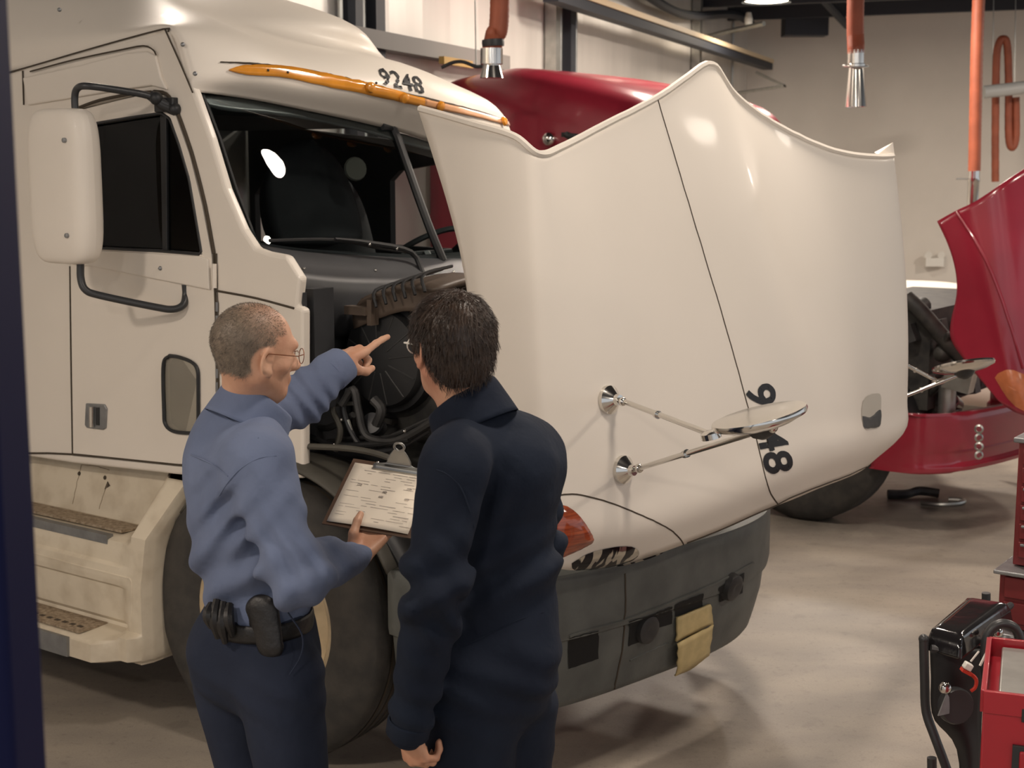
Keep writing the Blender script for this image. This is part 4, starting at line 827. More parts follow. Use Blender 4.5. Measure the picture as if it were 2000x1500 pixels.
# tall tool chest behind it
kq_ = Q(1977, 862, 4.9); kc = empty('tool_chest', (kq_[0], kq_[1], 0), 0, 'tall dark red tool chest with drawer stacks cut by the right edge', 'tool chest')
zt = kq_[2]; Rz = np.array(Matrix.Rotation(math.radians(-35), 3, 'Z'))
def b3(nm, c, d, m, bv=.004, par=kc): o = MB().box(Rz @ np.array(c, float), d, Rz).build(nm, m, par); bevel(o, bv); return o
b3('top_chest', (.42, .22, zt - .22), (.80, .42, .44), M['toolb']); b3('chest_lid', (.42, .22, zt + .006), (.83, .45, .018), M['alu'])
b3('middle_chest', (.41, .20, zt - .56), (.84, .46, .20), M['toolb']); b3('middle_ledge', (.41, .18, zt - .452), (.86, .52, .014), M['alu'])
b3('cabinet', (.40, .20, (zt - .68) / 2 + .05), (.88, .50, zt - .78), M['toolb']); b3('cabinet_ledge', (.40, .18, zt - .672), (.90, .55, .016), M['alu'])
for k in range(6): dr = b3('drawer', (.42, .004, zt - .05 - .066 * k), (.76, .02, .055), M['toolb'], .003); b3('drawer_pull', (.42, -.012, zt - .03 - .066 * k), (.74, .016, .008), M['alu'], .002, dr)
for k in range(2): b3('drawer', (.41, -.034, zt - .51 - .09 * k), (.80, .02, .075), M['toolb'], .003)
for k in range(3): b3('drawer', (.40, -.056, zt - .77 - .17 * k), (.84, .02, .15), M['toolb'], .003)
for sx in (.08, .72):
    for sy in (.05, .38): MB().lathe(Rz @ np.array((sx, sy, .05)), (1, 0, 0), [(.01, -.015), (.05, -.015), (.05, .015), (.01, .015)], 20).build('castor', M['black'], kc)
# loose floor items
for x, y, lab in ((1770, 965, 'dark rag lying on the floor under the red truck bumper, left of the hose end'),):
    c = WZ(x, y, .03); tag(MB().tube([c + (-.12, 0, 0), c, c + (.1, .05, .01), c + (.22, .02, 0)], .03, 8).build('floor_rag', M['dark']), lab, 'rag')
c = WZ(1845, 982, .02); tag(MB().tube([c + (-.15, 0, 0), c + (-.05, -.05, 0), c + (.08, -.02, 0), c + (.14, .06, 0), c + (.05, .09, 0)], .016, 8).build('floor_hose_end', M['steel']), 'short grey hose end lying on the oily floor by the red bumper', 'hose')
# ================================================================== people: signed distance shapes meshed with surface nets
def N3(v): v = np.asarray(v, float); return v / np.linalg.norm(v)
def cone(a, b, r1, r2, sq=None, k=1.0):
    a, b = np.asarray(a, float), np.asarray(b, float); ba = b - a; L2 = float(ba @ ba) + 1e-12
    if sq is not None: sq = N3(sq)
    def f(p):
        pa = p - a; h = np.clip(pa @ ba / L2, 0, 1); q = pa - h[..., None] * ba
        if sq is not None: q = q + (q @ sq)[..., None] * sq * (1 / k - 1)
        return np.linalg.norm(q, axis=-1) - (r1 + (r2 - r1) * h)
    f.box = (np.minimum(a, b) - max(r1, r2) * max(1, k), np.maximum(a, b) + max(r1, r2) * max(1, k)); return f
def ell(c, R, r):
    c = np.asarray(c, float); R = np.asarray(R, float); r = np.asarray(r, float)
    def f(p):
        q = (p - c) @ R.T; k0 = np.linalg.norm(q / r, axis=-1); k1 = np.linalg.norm(q / r ** 2, axis=-1) + 1e-9; return k0 * (k0 - 1) / k1
    m = max(r); f.box = (c - m, c + m); return f
def smin(a, b, k): h = np.clip(.5 + .5 * (b - a) / k, 0, 1); return b * (1 - h) + a * h - k * h * (1 - h)
def smax(a, b, k): return -smin(-a, -b, k)
def union(fs, k=.03, post=None):
    """fs: list of f or (f, k)"""
    def F(p):
        d = None
        for q in fs:
            kk = k
            if isinstance(q, tuple): q, kk = q
            v = q(p); d = v if d is None else smin(d, v, kk)
        return post(p, d) if post else d
    bs = [(q[0] if isinstance(q, tuple) else q).box for q in fs]
    F.box = (np.min([b[0] for b in bs], 0) - .03, np.max([b[1] for b in bs], 0) + .03); return F
def nets(F, h):
    lo, hi = F.box; n = np.ceil((hi - lo) / h).astype(int) + 2
    ax = [lo[i] + h * np.arange(n[i]) for i in range(3)]; V = np.empty(n)
    for i in range(n[0]):
        Y, Z = np.meshgrid(ax[1], ax[2], indexing='ij'); V[i] = F(np.stack([np.full_like(Y, ax[0][i]), Y, Z], -1))
    S = V < 0; c = np.zeros(tuple(n - 1), int)
    for dx in (0, 1):
        for dy in (0, 1):
            for dz in (0, 1): c += S[dx:n[0] - 1 + dx, dy:n[1] - 1 + dy, dz:n[2] - 1 + dz]
    act = (c > 0) & (c < 8); idx = -np.ones(act.shape, int); I = np.argwhere(act); idx[act] = np.arange(len(I))
    P_ = np.zeros((len(I), 3)); cnt = np.zeros(len(I))
    for a in range(3):
        b, c_ = [k for k in range(3) if k != a]
        for db in (0, 1):
            for dc in (0, 1):
                o = np.zeros(3, int); o[b] = db; o[c_] = dc; e = o.copy(); e[a] = 1
                A = V[tuple((I + o).T)]; B = V[tuple((I + e).T)]; m = (A < 0) != (B < 0); t = np.where(m, A / np.where(m, A - B, 1), 0)
                q = (I + o).astype(float); q[:, a] += t; P_[m] += q[m]; cnt[m] += 1
    P_ = lo + h * (P_ / cnt[:, None]); Fc = []
    for a in range(3):
        b, c_ = [(1, 2), (2, 0), (0, 1)][a]; sl = [slice(1, None)] * 3; sl0 = [slice(1, None)] * 3; 
        A = np.moveaxis(S, a, 0)[:-1]; B = np.moveaxis(S, a, 0)[1:]; X = np.argwhere(A != B)
        if len(X) == 0: continue
        oth = [k for k in range(3) if k != a]; J = np.zeros((len(X), 3), int); J[:, a] = X[:, 0]; J[:, oth[0]] = X[:, 1]; J[:, oth[1]] = X[:, 2]
        ok = (J[:, b] > 0) & (J[:, c_] > 0) & (J[:, b] < n[b] - 1) & (J[:, c_] < n[c_] - 1); J = J[ok]; s = S[tuple(J.T)]
        def g(ob, oc): K = J.copy(); K[:, b] -= ob; K[:, c_] -= oc; return idx[tuple(K.T)]
        q = np.stack([g(0, 0), g(1, 0), g(1, 1), g(0, 1)], 1); q[~s] = q[~s][:, ::-1]; Fc.append(q)
    return P_, np.concatenate(Fc)
def net_obj(name, Fs, m, parent, origin, sm=2, pick=None, **kw):
    """Fs: list of (field, cell); several fields give one mesh"""
    VV, FF, n = [], [], 0
    for F, h in Fs:
        v, f = nets(F, h); VV.append(v - origin); FF.append(f + n); n += len(v)
    o = mesh(name, np.concatenate(VV), np.concatenate(FF), m, parent, True, **kw)
    if sm: mod(o, 'SMOOTH', factor=.5, iterations=sm)
    return o
def vnoise(p, s, seed=0):
    q = p * s; r = np.random.default_rng(seed); out = 0
    for k in range(5):
        d = r.normal(size=3); d /= np.linalg.norm(d); e = r.normal(size=3); e /= np.linalg.norm(e)
        out = out + np.sin(q @ d * 6.28 + 1.7 * np.sin(q @ e * 5.1 + k) + r.uniform(0, 6))
    return out / 5
def head_field(c, f, u, neck_to, jaw=1.0, neck_r=.056):
    f = N3(f); u = N3(u); l = N3(np.cross(u, f)); u = np.cross(f, l); R = np.array([f, l, u]); T = lambda x, y, z: c + x * f + y * l + z * u
    L = [ell(T(-.012, 0, .012), R, (.100, .078, .088)), (ell(T(.034, 0, -.048), R, (.056, .053, .078)), .03), (cone(T(.066, 0, -.112), T(.045, 0, -.108), .019, .024), .025),
         (cone(T(.055, .018, -.108), T(-.005, .052, -.070), .018, .020), .025), (cone(T(.055, -.018, -.108), T(-.005, -.052, -.070), .018, .020), .025),
         (cone(T(.088, 0, -.012), T(.110, 0, -.046), .008, .0125), .012), (cone(T(.098, -.008, -.050), T(.098, .008, -.050), .010, .010), .010),
         (cone(T(.080, -.034, .004), T(.080, .034, .004), .014, .014), .02), (cone(T(.085, -.016, -.076), T(.085, .016, -.076), .0065, .0065), .008), (cone(T(.083, -.014, -.087), T(.083, .014, -.087), .0065, .0065), .008),
         (cone(T(.058, .040, -.035), T(.045, .050, -.045), .014, .016), .02), (cone(T(.058, -.040, -.035), T(.045, -.050, -.045), .014, .016), .02),
         (cone(T(-.02, 0, -.055), neck_to, neck_r, neck_r * 1.10), .035)]
    base = union(L, .02)
    eyes = [ell(T(.074, s * .031, -.018), R, (.012, .014, .011)) for s in (1, -1)]
    sock = [ell(T(.094, s * .032, -.016), R, (.014, .018, .013)) for s in (1, -1)]
    def F(p):
        d = base(p)
        for q in sock: d = smax(d, -q(p), .012)
        for q in eyes: d = smin(d, q(p), .003)
        for s in (1, -1):
            Re = np.array([N3(f + .25 * u * -1 + s * .45 * l * -1), N3(l * s + .45 * f), u]); Re[2] = N3(np.cross(Re[0], Re[1])); ec = T(-.008, s * .079, -.030)
            e = ell(ec, Re, (.021, .008, .033))(p); conc = ell(ec + s * l * .009 + .003 * f, Re, (.015, .010, .023))(p); e = smax(e, -conc, .004); d = smin(d, e, .006)
            lobe = ell(ec - .028 * u + .008 * f, Re, (.010, .007, .011))(p); d = smin(d, lobe, .006)
        return d
    F.box = base.box; F.box = (np.minimum(F.box[0], c - .13), np.maximum(F.box[1], c + .13)); return F, T, R
def hand_field(w, fd, pn, side, fingers, thumb, scale=1.0, palm=.085):
    """w wrist, fd finger direction, pn back-of-hand normal, side = +1 if the thumb is on cross(fd, pn); fingers: list of 4 (spread, [bend angles]) index first; thumb: (out, fwd, down) tip direction"""
    fd = N3(fd); pn = N3(pn - fd * (pn @ fd)); sd = np.cross(fd, pn) * side; S = scale; L = []
    kn = [w + fd * (palm * S + (.004, .008, .003, -.008)[i] * S) + sd * ((.032, .011, -.010, -.030)[i] * S) + pn * (-.004 * abs(i - 1) * S) for i in range(4)]
    for i in range(4): L.append((cone(w + sd * (.016 - .011 * i) * S, kn[i], .015 * S, .0115 * S), .014))
    L.append((cone(w - fd * .05 * S, w, .025 * S, .024 * S, pn, .8), .02))
    ln = [(.042, .026, .021), (.046, .030, .022), (.043, .028, .021), (.034, .022, .019)]
    for i, (spr, bends) in enumerate(fingers):
        p = kn[i]; d = N3(fd + sd * spr); n = pn
        for j, b in enumerate(bends):
            a = math.radians(b); d2 = d * math.cos(a) - n * math.sin(a); n = d * math.sin(a) + n * math.cos(a); d = d2; q = p + d * ln[i][j] * S
            r0 = (.0098, .0088, .0080)[j] * S * (1 if i < 3 else .88); L.append((cone(p, q, r0, r0 * .92), .004)); p = q
    b0 = w + fd * .018 * S + sd * .022 * S; t1 = b0 + N3(thumb[0]) * .040 * S; t2 = t1 + N3(thumb[1]) * .034 * S; t3 = t2 + N3(thumb[2]) * .026 * S
    L += [(cone(b0, t1, .016 * S, .0125 * S), .014), (cone(t1, t2, .0115 * S, .0105 * S), .006), (cone(t2, t3, .0105 * S, .0085 * S), .004)]
    F = union(L, .01); return F, t3
def ring(name, pts, nrm_h, m, parent, org, th=.004, flare=.0):
    """standing cloth band through closed list of base points; nrm_h = list of top points"""
    A = cr(np.array(pts), 60); B = cr(np.array(nrm_h), 60); cols = [[a - org, (a + b) / 2 - org + 0, b - org] for a, b in zip(A, B)]
    return gridmesh(name, grid(cols, 60, 6), m, parent, th)
# ------------------------------------------------------------------ man in the blue shirt
def w1(x, y, d): return np.array(W(x, y, d))
org = np.array([w1(505, 1230, 3.42)[0], 3.42, 0.])
man = net = None
f1 = N3((math.cos(math.radians(24)), math.sin(math.radians(24)), 0)); r1 = np.array([f1[1], -f1[0], 0])
hc1 = w1(500, 674, 3.40); hf = N3((math.cos(math.radians(36)), math.sin(math.radians(36)), -.10)); hu = N3((.08, .05, 1))
nb = w1(484, 815, 3.46)
HF, HT, HR = head_field(hc1, hf, hu, nb, neck_r=.058)
shR, elR, wrR = w1(508, 905, 3.26), w1(574, 1122, 3.17), w1(712, 1062, 3.42)
shL, elL, wrL = w1(478, 850, 3.62), w1(588, 782, 3.76), w1(672, 712, 3.90)
# right hand gripping the clipboard, left hand pointing
cbn = None
bl, br = w1(634, 1021, 3.52), w1(792, 1047, 3.475); tl = w1(690, 899, 3.72); tr_ = tl + (br - bl) * 1.0
bu = N3(br - bl); bv_ = N3(tl - bl - bu * ((tl - bl) @ bu)); bn_ = N3(np.cross(bu, bv_)); bn_ = bn_ if bn_ @ (O3 - bl) > 0 else -bn_
grip = bl + (br - bl) * .62
wR = grip - bv_ * .078 - bn_ * .020 + bu * -.022
HR_, tipR = hand_field(wR, N3(bv_ + .12 * bu), -bn_ * -1 * -1, 1, [(.10, (5, 8, 5)), (.03, (5, 10, 5)), (-.03, (8, 12, 8)), (-.10, (12, 15, 10))], None, 1.0) if 0 else (None, None)
fing = [(.12, (12, 10, 6)), (.03, (14, 12, 8)), (-.04, (18, 14, 8)), (-.12, (24, 18, 10))]
HRf, tipR = hand_field(wR, N3(bv_ + .25 * bu), -bn_, 1 if np.cross(N3(bv_), -bn_) @ bu < 0 else -1, [(s, tuple(-b * .3 for b in bb)) for s, bb in fing], (N3(bv_ * .6 + bn_ * 1.0 - bu * .1), N3(bv_ + bn_ * .35), N3(bv_ - bn_ * .05)), 1.02)
pd1 = N3((.078, .135, .050)); pn1 = N3(np.array([-.25, -.35, .9]))
HLf, tipL = hand_field(w1(697, 697, 3.945), N3(pd1 + np.array([.05, 0, -.12])), pn1, 1, [(.05, (-2, 4, 3)), (.0, (62, 85, 50)), (-.02, (70, 88, 55)), (-.05, (72, 88, 55))], None, 1.0) if 0 else hand_field(w1(651, 712, 3.86), N3(pd1 + np.array([.02, 0, .0])), pn1, 1, [(.05, (-4, 5, 5)), (.0, (60, 85, 50)), (-.02, (68, 88, 55)), (-.05, (70, 88, 55))], (N3(pd1 + np.array([0, -.5, -.7])), N3(pd1 + np.array([0, -.1, -.5])), N3(pd1 + np.array([0, .1, -.1]))), 1.14)
torso_core = union([cone(nb, w1(478, 960, 3.44), .07, .12, f1, .75), cone(w1(478, 960, 3.44), w1(505, 1180, 3.44), .13, .12, f1, .75), cone(shR + (0, .05, 0), elR, .045, .035), cone(elR, wR, .034, .024), cone(shL, elL, .045, .035), cone(elL, w1(662, 707, 3.86), .034, .024)], .04)
hipc = w1(505, 1255, 3.44); lr = w1(548, 1330, 3.34); ll = w1(455, 1330, 3.54)
def legs(hr, hl, kr, kl, ar, al, r=(.075, .05, .038)): return union([cone(hr, kr, r[0], r[1]), cone(kr, ar, r[1], r[2]), cone(hl, kl, r[0], r[1]), cone(kl, al, r[1], r[2]), cone(hr, hl, .06, .06)], .03)
kR = np.array([lr[0] + .03, lr[1] + .02, .50]); kL = np.array([ll[0] + .04, ll[1] + .03, .50]); aR = np.array([lr[0] + .02, lr[1] + .03, .12]); aL = np.array([ll[0] + .02, ll[1] + .05, .12])
man1 = net_obj('person', [(HF, .0042), (HRf, .0032), (HLf, .0032), (torso_core, .014), (legs(lr, ll, kR, kL, aR, aL, (.055, .045, .036)), .016)], M['skin'], None, org, 2)
man1.location = org; tag(man1, 'grey haired man in a light blue work shirt pointing at the engine with one hand', 'person')
# shirt
def shirt_post(p, d):
    z = p[..., 2]; e1 = np.linalg.norm(p - elR, axis=-1); e2 = np.linalg.norm(p - elL, axis=-1)
    a = (p - shR) @ N3(elR - shR); s1 = p @ N3((.5, .2, 1.)); s2 = p @ N3((.9, .2, .45)); s3 = p @ N3((-.6, .3, 1.))
    wv = .010 * np.exp(-(e1 / .12) ** 2) * np.sin(s2 * 120 + 2.2 * np.sin(s1 * 21)) + .007 * np.exp(-(e2 / .15) ** 2) * np.sin(s2 * 130 + 2 * np.sin(s1 * 25))
    wa = np.exp(-((z - 1.16) / .10) ** 2); wv = wv + 0.013 * wa * np.sin(s3 * 62 + 2.2 * vnoise(p, 1.6, 3)) + .008 * vnoise(p * np.array([1, 1, .6]), 3.1, 5) + .0045 * vnoise(p, 6.5, 8)
    arm = np.linalg.norm(p - (shR * .72 + elR * .28 + np.array([-.08, .03, -.06])), axis=-1); wv = wv + .013 * np.exp(-(arm / .12) ** 2) * np.sin((p @ N3((1, 0, -.8))) * 105 + 2 * vnoise(p, 2, 9))
    return d + wv
ub = w1(456, 885, 3.47)
sh = [cone(w1(470, 830, 3.46), w1(472, 930, 3.45), .085, .148, f1, .80), (cone(w1(472, 930, 3.45), w1(482, 1050, 3.44), .156, .150, f1, .82), .05), (cone(w1(482, 1050, 3.44), w1(508, 1172, 3.44), .148, .150, f1, .84), .06),
      (ell(ub, np.eye(3), (.105, .13, .12)), .06), (cone(shR + (-.015, .05, .005), shR, .070, .070), .05), (cone(w1(470, 826, 3.46), shR + (-.01, .03, .01), .062, .062), .05), (cone(w1(470, 826, 3.46), shL, .060, .062), .05),
      (cone(shR, elR, .080, .066), .030), (cone(shL, elL, .066, .060), .03), (cone(shR + (-.04, .06, -.03), shR + (-.05, .10, -.18), .085, .085), .06)]
ua = union(sh, .05)
fa_ = union([cone(shR * .05 + elR * .95, wR * .86 + elR * .14, .067, .044), (cone(elR, elR + (.02, .0, -.006), .068, .064), .02)], .03)
fb_ = union([cone(elL, w1(658, 716, 3.85), .064, .050)], .03)
allf = union([ua, (fa_, .022), (fb_, .03)], .03, shirt_post)
hem = w1(505, 1196, 3.44)[2]
ca1 = N3((0, 0, 1.) + .62 * N3(hf * (1, 1, 0))); cc1 = w1(497, 800, 3.43)
def shirt_F(p):
    d = allf(p); cut = (hem - .004 * np.sin(p[..., 0] * 40) - .0 - p[..., 2]); legs_ = np.linalg.norm((p - elR)[..., :2], axis=-1)
    d = np.where(legs_ > 99, d, smax(d, cut, .008)); nk = cone(nb + (0, 0, -.02), HT(-.02, 0, -.07), .0605, .062)(p); d = smax(d, -nk, .006); pl_ = (p - cc1) @ ca1 - .016; near = np.linalg.norm(p - cc1, axis=-1) - .135; return np.where(near < 0, smax(d, pl_, .008), d)
shirt_F.box = allf.box
shirt = net_obj('work_shirt', [(shirt_F, .0070)], M['shirt'], man1, org, 2)
# collar
def collar(name, c, ax, rx, ry, h0, m, parent, org, fwd, gap=.35, fold=.036, tilt=.0, stand=.028):
    ax = N3(ax); fwd = N3(fwd - ax * (np.asarray(fwd) @ ax)); l = np.cross(ax, fwd); cols = []
    for t in np.linspace(gap, 2 * math.pi - gap, 50):
        d = math.cos(t) * fwd * rx + math.sin(t) * l * ry; o = N3(d); e = (1 + math.cos(t)) / 2; lo_ = ax * (h0 - .020 * e); pt_ = max(0, (e - .75) * 4) * .012
        cols.append([c + d * 1.03 + lo_ - org, c + d * .98 + lo_ + ax * stand * .6 - org, c + d * .98 + lo_ + ax * stand + o * .001 - org, c + d * 1.02 + lo_ + ax * (stand + .003) + o * .006 - org, c + d * 1.10 + lo_ + ax * (stand - fold * (.5 + .25 * (1 - e))) + o * .008 - org, c + d * 1.16 + lo_ + ax * (stand - fold * (1.55 - .55 * e) - pt_) + o * .010 - org])
    return gridmesh(name, grid(cols, 60, 22), m, parent, .003)
collar('shirt_collar', cc1, ca1, .084, .071, .004, M['shirt'], shirt, org, hf, .30, .056, stand=.030)
def cuff(c, d, r, m, parent, org, ln=.055, nm='cuff'):
    d = N3(d); mb_ = MB().lathe(c - org, d, [(r * .97, -ln), (r * 1.05, -ln + .004), (r * 1.03, -.004), (r * .97, 0), (r * .90, -.003), (r * .88, -.02)], 30, capends=False); return mb_.build(nm, m, parent)
cuff(wR * .93 + elR * .07 - (wR - elR) * .02, wR - elR, .041, M['shirt'], shirt, org, .05); cuff(w1(672, 708, 3.865), w1(672, 708, 3.865) - elL, .049, M['shirt'], shirt, org, .06)
# shirt seams: yoke, armhole
# trousers
def pant_post(p, d): return d + .005 * vnoise(p * np.array([1, 1, .5]), 2.6, 15) + .0025 * vnoise(p, 6.5, 18) + .004 * np.exp(-((p[..., 2] - .86) / .07) ** 2) * np.sin(p @ N3((.6, .1, 1)) * 80)
pz_ = union([cone(w1(506, 1196, 3.44), w1(506, 1270, 3.45), .148, .168, f1, .86), (cone(w1(505, 1270, 3.45), lr + (-.01, .02, 0), .155, .10), .05), (ell(w1(444, 1275, 3.47), np.eye(3), (.097, .13, .108)), .04), (cone(lr, kR, .108, .082), .03), (cone(ll, kL, .106, .08), .03), (cone(kR, aR, .080, .068), .02), (cone(kL, aL, .078, .068), .02)], .04, pant_post)
def pants_F(p): d = pz_(p); return smax(smax(d, p[..., 2] - w1(505, 1174, 3.44)[2], .006), .06 - p[..., 2], .004)
pants_F.box = pz_.box
pants = net_obj('trousers', [(pants_F, .010)], M['pants'], man1, org, 2)
def pocket(c, pts, m, parent, org, r=.0018, nm='pocket_seam'): return MB().tube([np.array(q) - org for q in pts], r, 5, 4).build(nm, m, parent)
def foot_(a, f, parent, org, m):
    F = union([cone(a + (0, 0, -.02), a + (0, 0, -.06), .05, .05), cone(a + (0, 0, -.078) - f * .04, a + (0, 0, -.082) + f * .16, .040, .036, (0, 0, 1), 1), cone(a + (0, 0, -.05), a + f * .10 + (0, 0, -.075), .045, .04)], .03); G = lambda p: smax(F(p), .003 - p[..., 2], .004); G.box = F.box; net_obj('work_boot', [(G, .009)], m, parent, org, 1)
foot_(aR, f1, man1, org, M['leather']); foot_(aL, f1, man1, org, M['leather'])
# belt with pouch and glove bundle
cols = []
bc_ = w1(506, 1203, 3.44)
for t in np.linspace(0, 2 * math.pi, 41):
    d = math.cos(t) * f1 * .132 + math.sin(t) * r1 * .156; cols.append([bc_ + d + (0, 0, .022) - org, bc_ + d * 1.02 - org, bc_ + d + (0, 0, -.022) - org])
gridmesh('belt', grid(cols, 60, 6), M['leather'], pants, .006)
P_u = [(432, 1172), (445, 1174), (462, 1190)]
gl = MB()
for x, y0, y1, dx in ((424, 1172, 1245, 2), (436, 1176, 1255, 4), (448, 1180, 1240, 6), (414, 1180, 1225, 0)):
    gl.tube([w1(x, y0, 3.30) - org, w1(x - 8 + dx, (y0 + y1) / 2, 3.275) - org, w1(x + dx, y1, 3.29) - org], [.010, .014, .008], 8, 4)
gl.build('folded_gloves', M['leather'], pants)
F_ = union([cone(w1(512, 1195, 3.300), w1(528, 1262, 3.285), .044, .034, (0.2, 1, 0), .45)], .01); net_obj('belt_pouch', [(F_, .006)], M['leather'], pants, org, 2)
pocket(None, [w1(562, 1196, 3.265), w1(590, 1240, 3.262), w1(588, 1280, 3.24), w1(566, 1318, 3.228)], M['pants'], pants, org, .0022)
# hair: cropped cap plus fine stubs
ax_f, ax_l, ax_u = HR
def hair1_F(p):
    q = (p - hc1) @ HR.T; x, y, z = q[..., 0], q[..., 1], q[..., 2]
    d = ell(HT(-.014, 0, .012), HR, (.1015, .0805, .0895))(p)
    line = (x - .034) * .8 + np.maximum(0, .012 - z) * .75        # hairline at the temples
    top = np.maximum(x - .070, line * .9)
    d = smax(d, top, .012); d = smax(d, -.082 - z - .25 * (x + .06), .01)
    ear = np.sqrt((x + .004) ** 2 + (z + .034) ** 2) - .036; d = smax(d, -ear, .01)
    return d + .0012 * vnoise(p, 40, 2)
hair1_F.box = (hc1 - .13, hc1 + .13)
def hmask(L):
    x, y, z = L[:, 0], L[:, 1], L[:, 2]
    side = np.clip((.030 - .75 * np.maximum(0, .012 - z) - x) / .022, 0, 1) * np.clip((z + .080 + .25 * (x + .06)) / .012, 0, 1)
    ear = np.clip((np.hypot(x + .004, z + .034) - .034) / .008, 0, 1); thin = np.clip((np.linalg.norm(L - np.array([.085, 0, .060]), axis=1) - .05) / .115, 0, 1)
    front = np.clip((.066 - x) / .03, 0, 1) * (z > .03); return np.maximum(side * ear * np.where(z > .03, 1, 1), front) * (.10 + .90 * thin) * np.where(z > .03, np.maximum(front, side), side * ear)
me_ = man1.data; vc = np.array([v.co[:] for v in me_.vertices]) + org; Lm = (vc - hc1) @ HR.T; mk = np.where(np.linalg.norm(Lm, axis=1) < .16, hmask(Lm), 0)
at_ = me_.attributes.new('scalp', 'FLOAT', 'POINT'); at_.data.foreach_set('value', mk.astype(np.float32))
nt = M['skin'].node_tree; bb = nt.nodes['Principled BSDF']; src = bb.inputs['Base Color'].links[0].from_socket; an = nt.nodes.new('ShaderNodeAttribute'); an.attribute_name = 'scalp'; mx_ = nt.nodes.new('ShaderNodeMix'); mx_.data_type = 'RGBA'; mx_.inputs[7].default_value = (.19, .145, .105, 1)
nt.links.new(an.outputs['Fac'], mx_.inputs[0]); nt.links.new(src, mx_.inputs[6]); nt.links.new(mx_.outputs[2], bb.inputs['Base Color'])
def stubs(name, F, T, R, cen, n, ln, flow, m, parent, org, r=.0006, seed=1, keep=None, npt=3, curl=.3):
    rg = np.random.default_rng(seed); D = rg.normal(size=(n * 3, 3)); D /= np.linalg.norm(D, axis=1, keepdims=True); p = cen + D * .14
    for _ in range(30): p = p - D * F(p)[:, None] * .8
    e = 1e-3; ok = np.abs(F(p)) < 2e-3; p, D = p[ok], D[ok]; G = np.stack([F(p + np.eye(3)[i] * e) - F(p - np.eye(3)[i] * e) for i in range(3)], 1); G /= np.linalg.norm(G, axis=1, keepdims=True) + 1e-9
    L = (p - cen) @ R.T
    if keep is not None: ok = keep(L, rg); p, G, L = p[ok], G[ok], L[ok]
    p, G, L = p[:n], G[:n], L[:n]; cu = bpy.data.curves.new(name, 'CURVE'); cu.dimensions = '3D'; cu.bevel_depth = r; cu.bevel_resolution = 0
    for i in range(len(p)):
        fl = flow(L[i]) @ R; fl = fl - G[i] * (fl @ G[i]); fl = fl / (np.linalg.norm(fl) + 1e-9) + rg.normal(size=3) * curl; l_ = ln * rg.uniform(.6, 1.2)
        s = cu.splines.new('POLY'); s.points.add(npt - 1)
        q_ = p[i] - G[i] * .0015
        for k in range(npt):
            s.points[k].co = (*(q_ - org), 1); s.points[k].radius = 1 - .75 * k / (npt - 1); q_ = q_ + (fl * (.35 + .65 * k / npt) + G[i] * ((.55 - .5 * k / npt) if npt < 4 else (.30 - .34 * k / npt))) * l_ / (npt - 1)
            if npt > 3:
                dd = float(F(q_[None])[0])
                if dd < .002: q_ = q_ + G[i] * (.003 - dd)
    cu.materials.append(m); o = bpy.data.objects.new(name, cu); COL.objects.link(o); o.parent = parent; o['kind'] = 'stuff'; return o
stubs('cropped_hair', HF, HT, HR, hc1, 11000, .0085, lambda L: np.array([-.5, 0, -.7]), M['hairg'], man1, org, .00055, 4, lambda L, rg: (rg.uniform(size=len(L)) < hmask(L)) & (L[:, 2] > -.085) & (L[:, 0] < .05) & ~((np.abs(L[:, 0] + .004) < .024) & (np.abs(L[:, 2] + .034) < .036)))
# glasses
gm = M['wire']; ge = []
lens = MB()
gl = empty('eyeglasses'); gl.parent = man1
for s in (1, -1):
    c = HT(.106, s * .033, -.020) - org; e1, e2 = HR[1] * .95 - HR[0] * .22 * s, HR[2]
    lens.tube([c + .0235 * math.cos(t) * e1 + .0185 * math.sin(t) * e2 for t in np.linspace(0, 6.283, 26)], .0011, 6, 0)
    lens.tube([c + .0235 * s * e1 + .006 * e2, HT(.07, s * .083, -.016) - org, HT(-.008, s * .086, -.012) - org, HT(-.02, s * .083, -.03) - org], .0013, 6, 0)
lens.tube([HT(.109, .010, -.014) - org, HT(.112, 0, -.011) - org, HT(.109, -.010, -.014) - org], .0011, 6)
lens.build('glasses_frame', gm, gl)
# ------------------------------------------------------------------ clipboard with form
cbc = (bl + br) / 2; cb = empty('clipboard', tuple(cbc), 0, 'brown clipboard with a white form held by the man in the blue shirt', 'clipboard')
wd, hgt = np.linalg.norm(br - bl) + .012, float(np.linalg.norm(tl - bl)); B3 = np.array([bu, bv_, bn_]).T
def cbp(u, v, n=0): return (bl - cbc) + bu * (u * wd) + bv_ * (v * hgt) + bn_ * n
o = MB().box(cbp(.5, .5, 0), (wd + .012, hgt + .012, .003), B3).build('board', M['board'], cb); bevel(o, .001)
G = np.array([[cbp(.02 + .95 * u, .015 + .94 * v, .0035 + .004 * math.sin(3 * u) * (1 - v) ** 2) for v in np.linspace(0, 1, 14)] for u in np.linspace(0, 1, 10)]); gridmesh('form_sheet', G, M['paper'], cb, .0004)
inkb = MB(); rk = random.Random(5)
for k in range(19):
    v = .10 + .042 * k; u = .07
    while u < .9:
        l_ = rk.uniform(.05, .22); 
        if rk.random() < .62: a = .0035 + .004 * math.sin(3 * u) * (1 - v) ** 2 + .0007; inkb.box(cbp(u + l_ / 2, v, a), (l_ * wd, .0011 if k % 3 else .0018, .0002), B3)
        u += l_ + rk.uniform(.02, .06)
for u, v in ((.20, .62), (.52, .56), (.50, .48), (.80, .50), (.78, .66)):
    inkb.tube([cbp(u + .03 * math.sin(i * 1.9), v + .012 * math.cos(i * 2.7), .0075) for i in range(9)], .0006, 4, 3)
inkb.build('form_writing', M['ink'], cb, kind='stuff')
clip = []
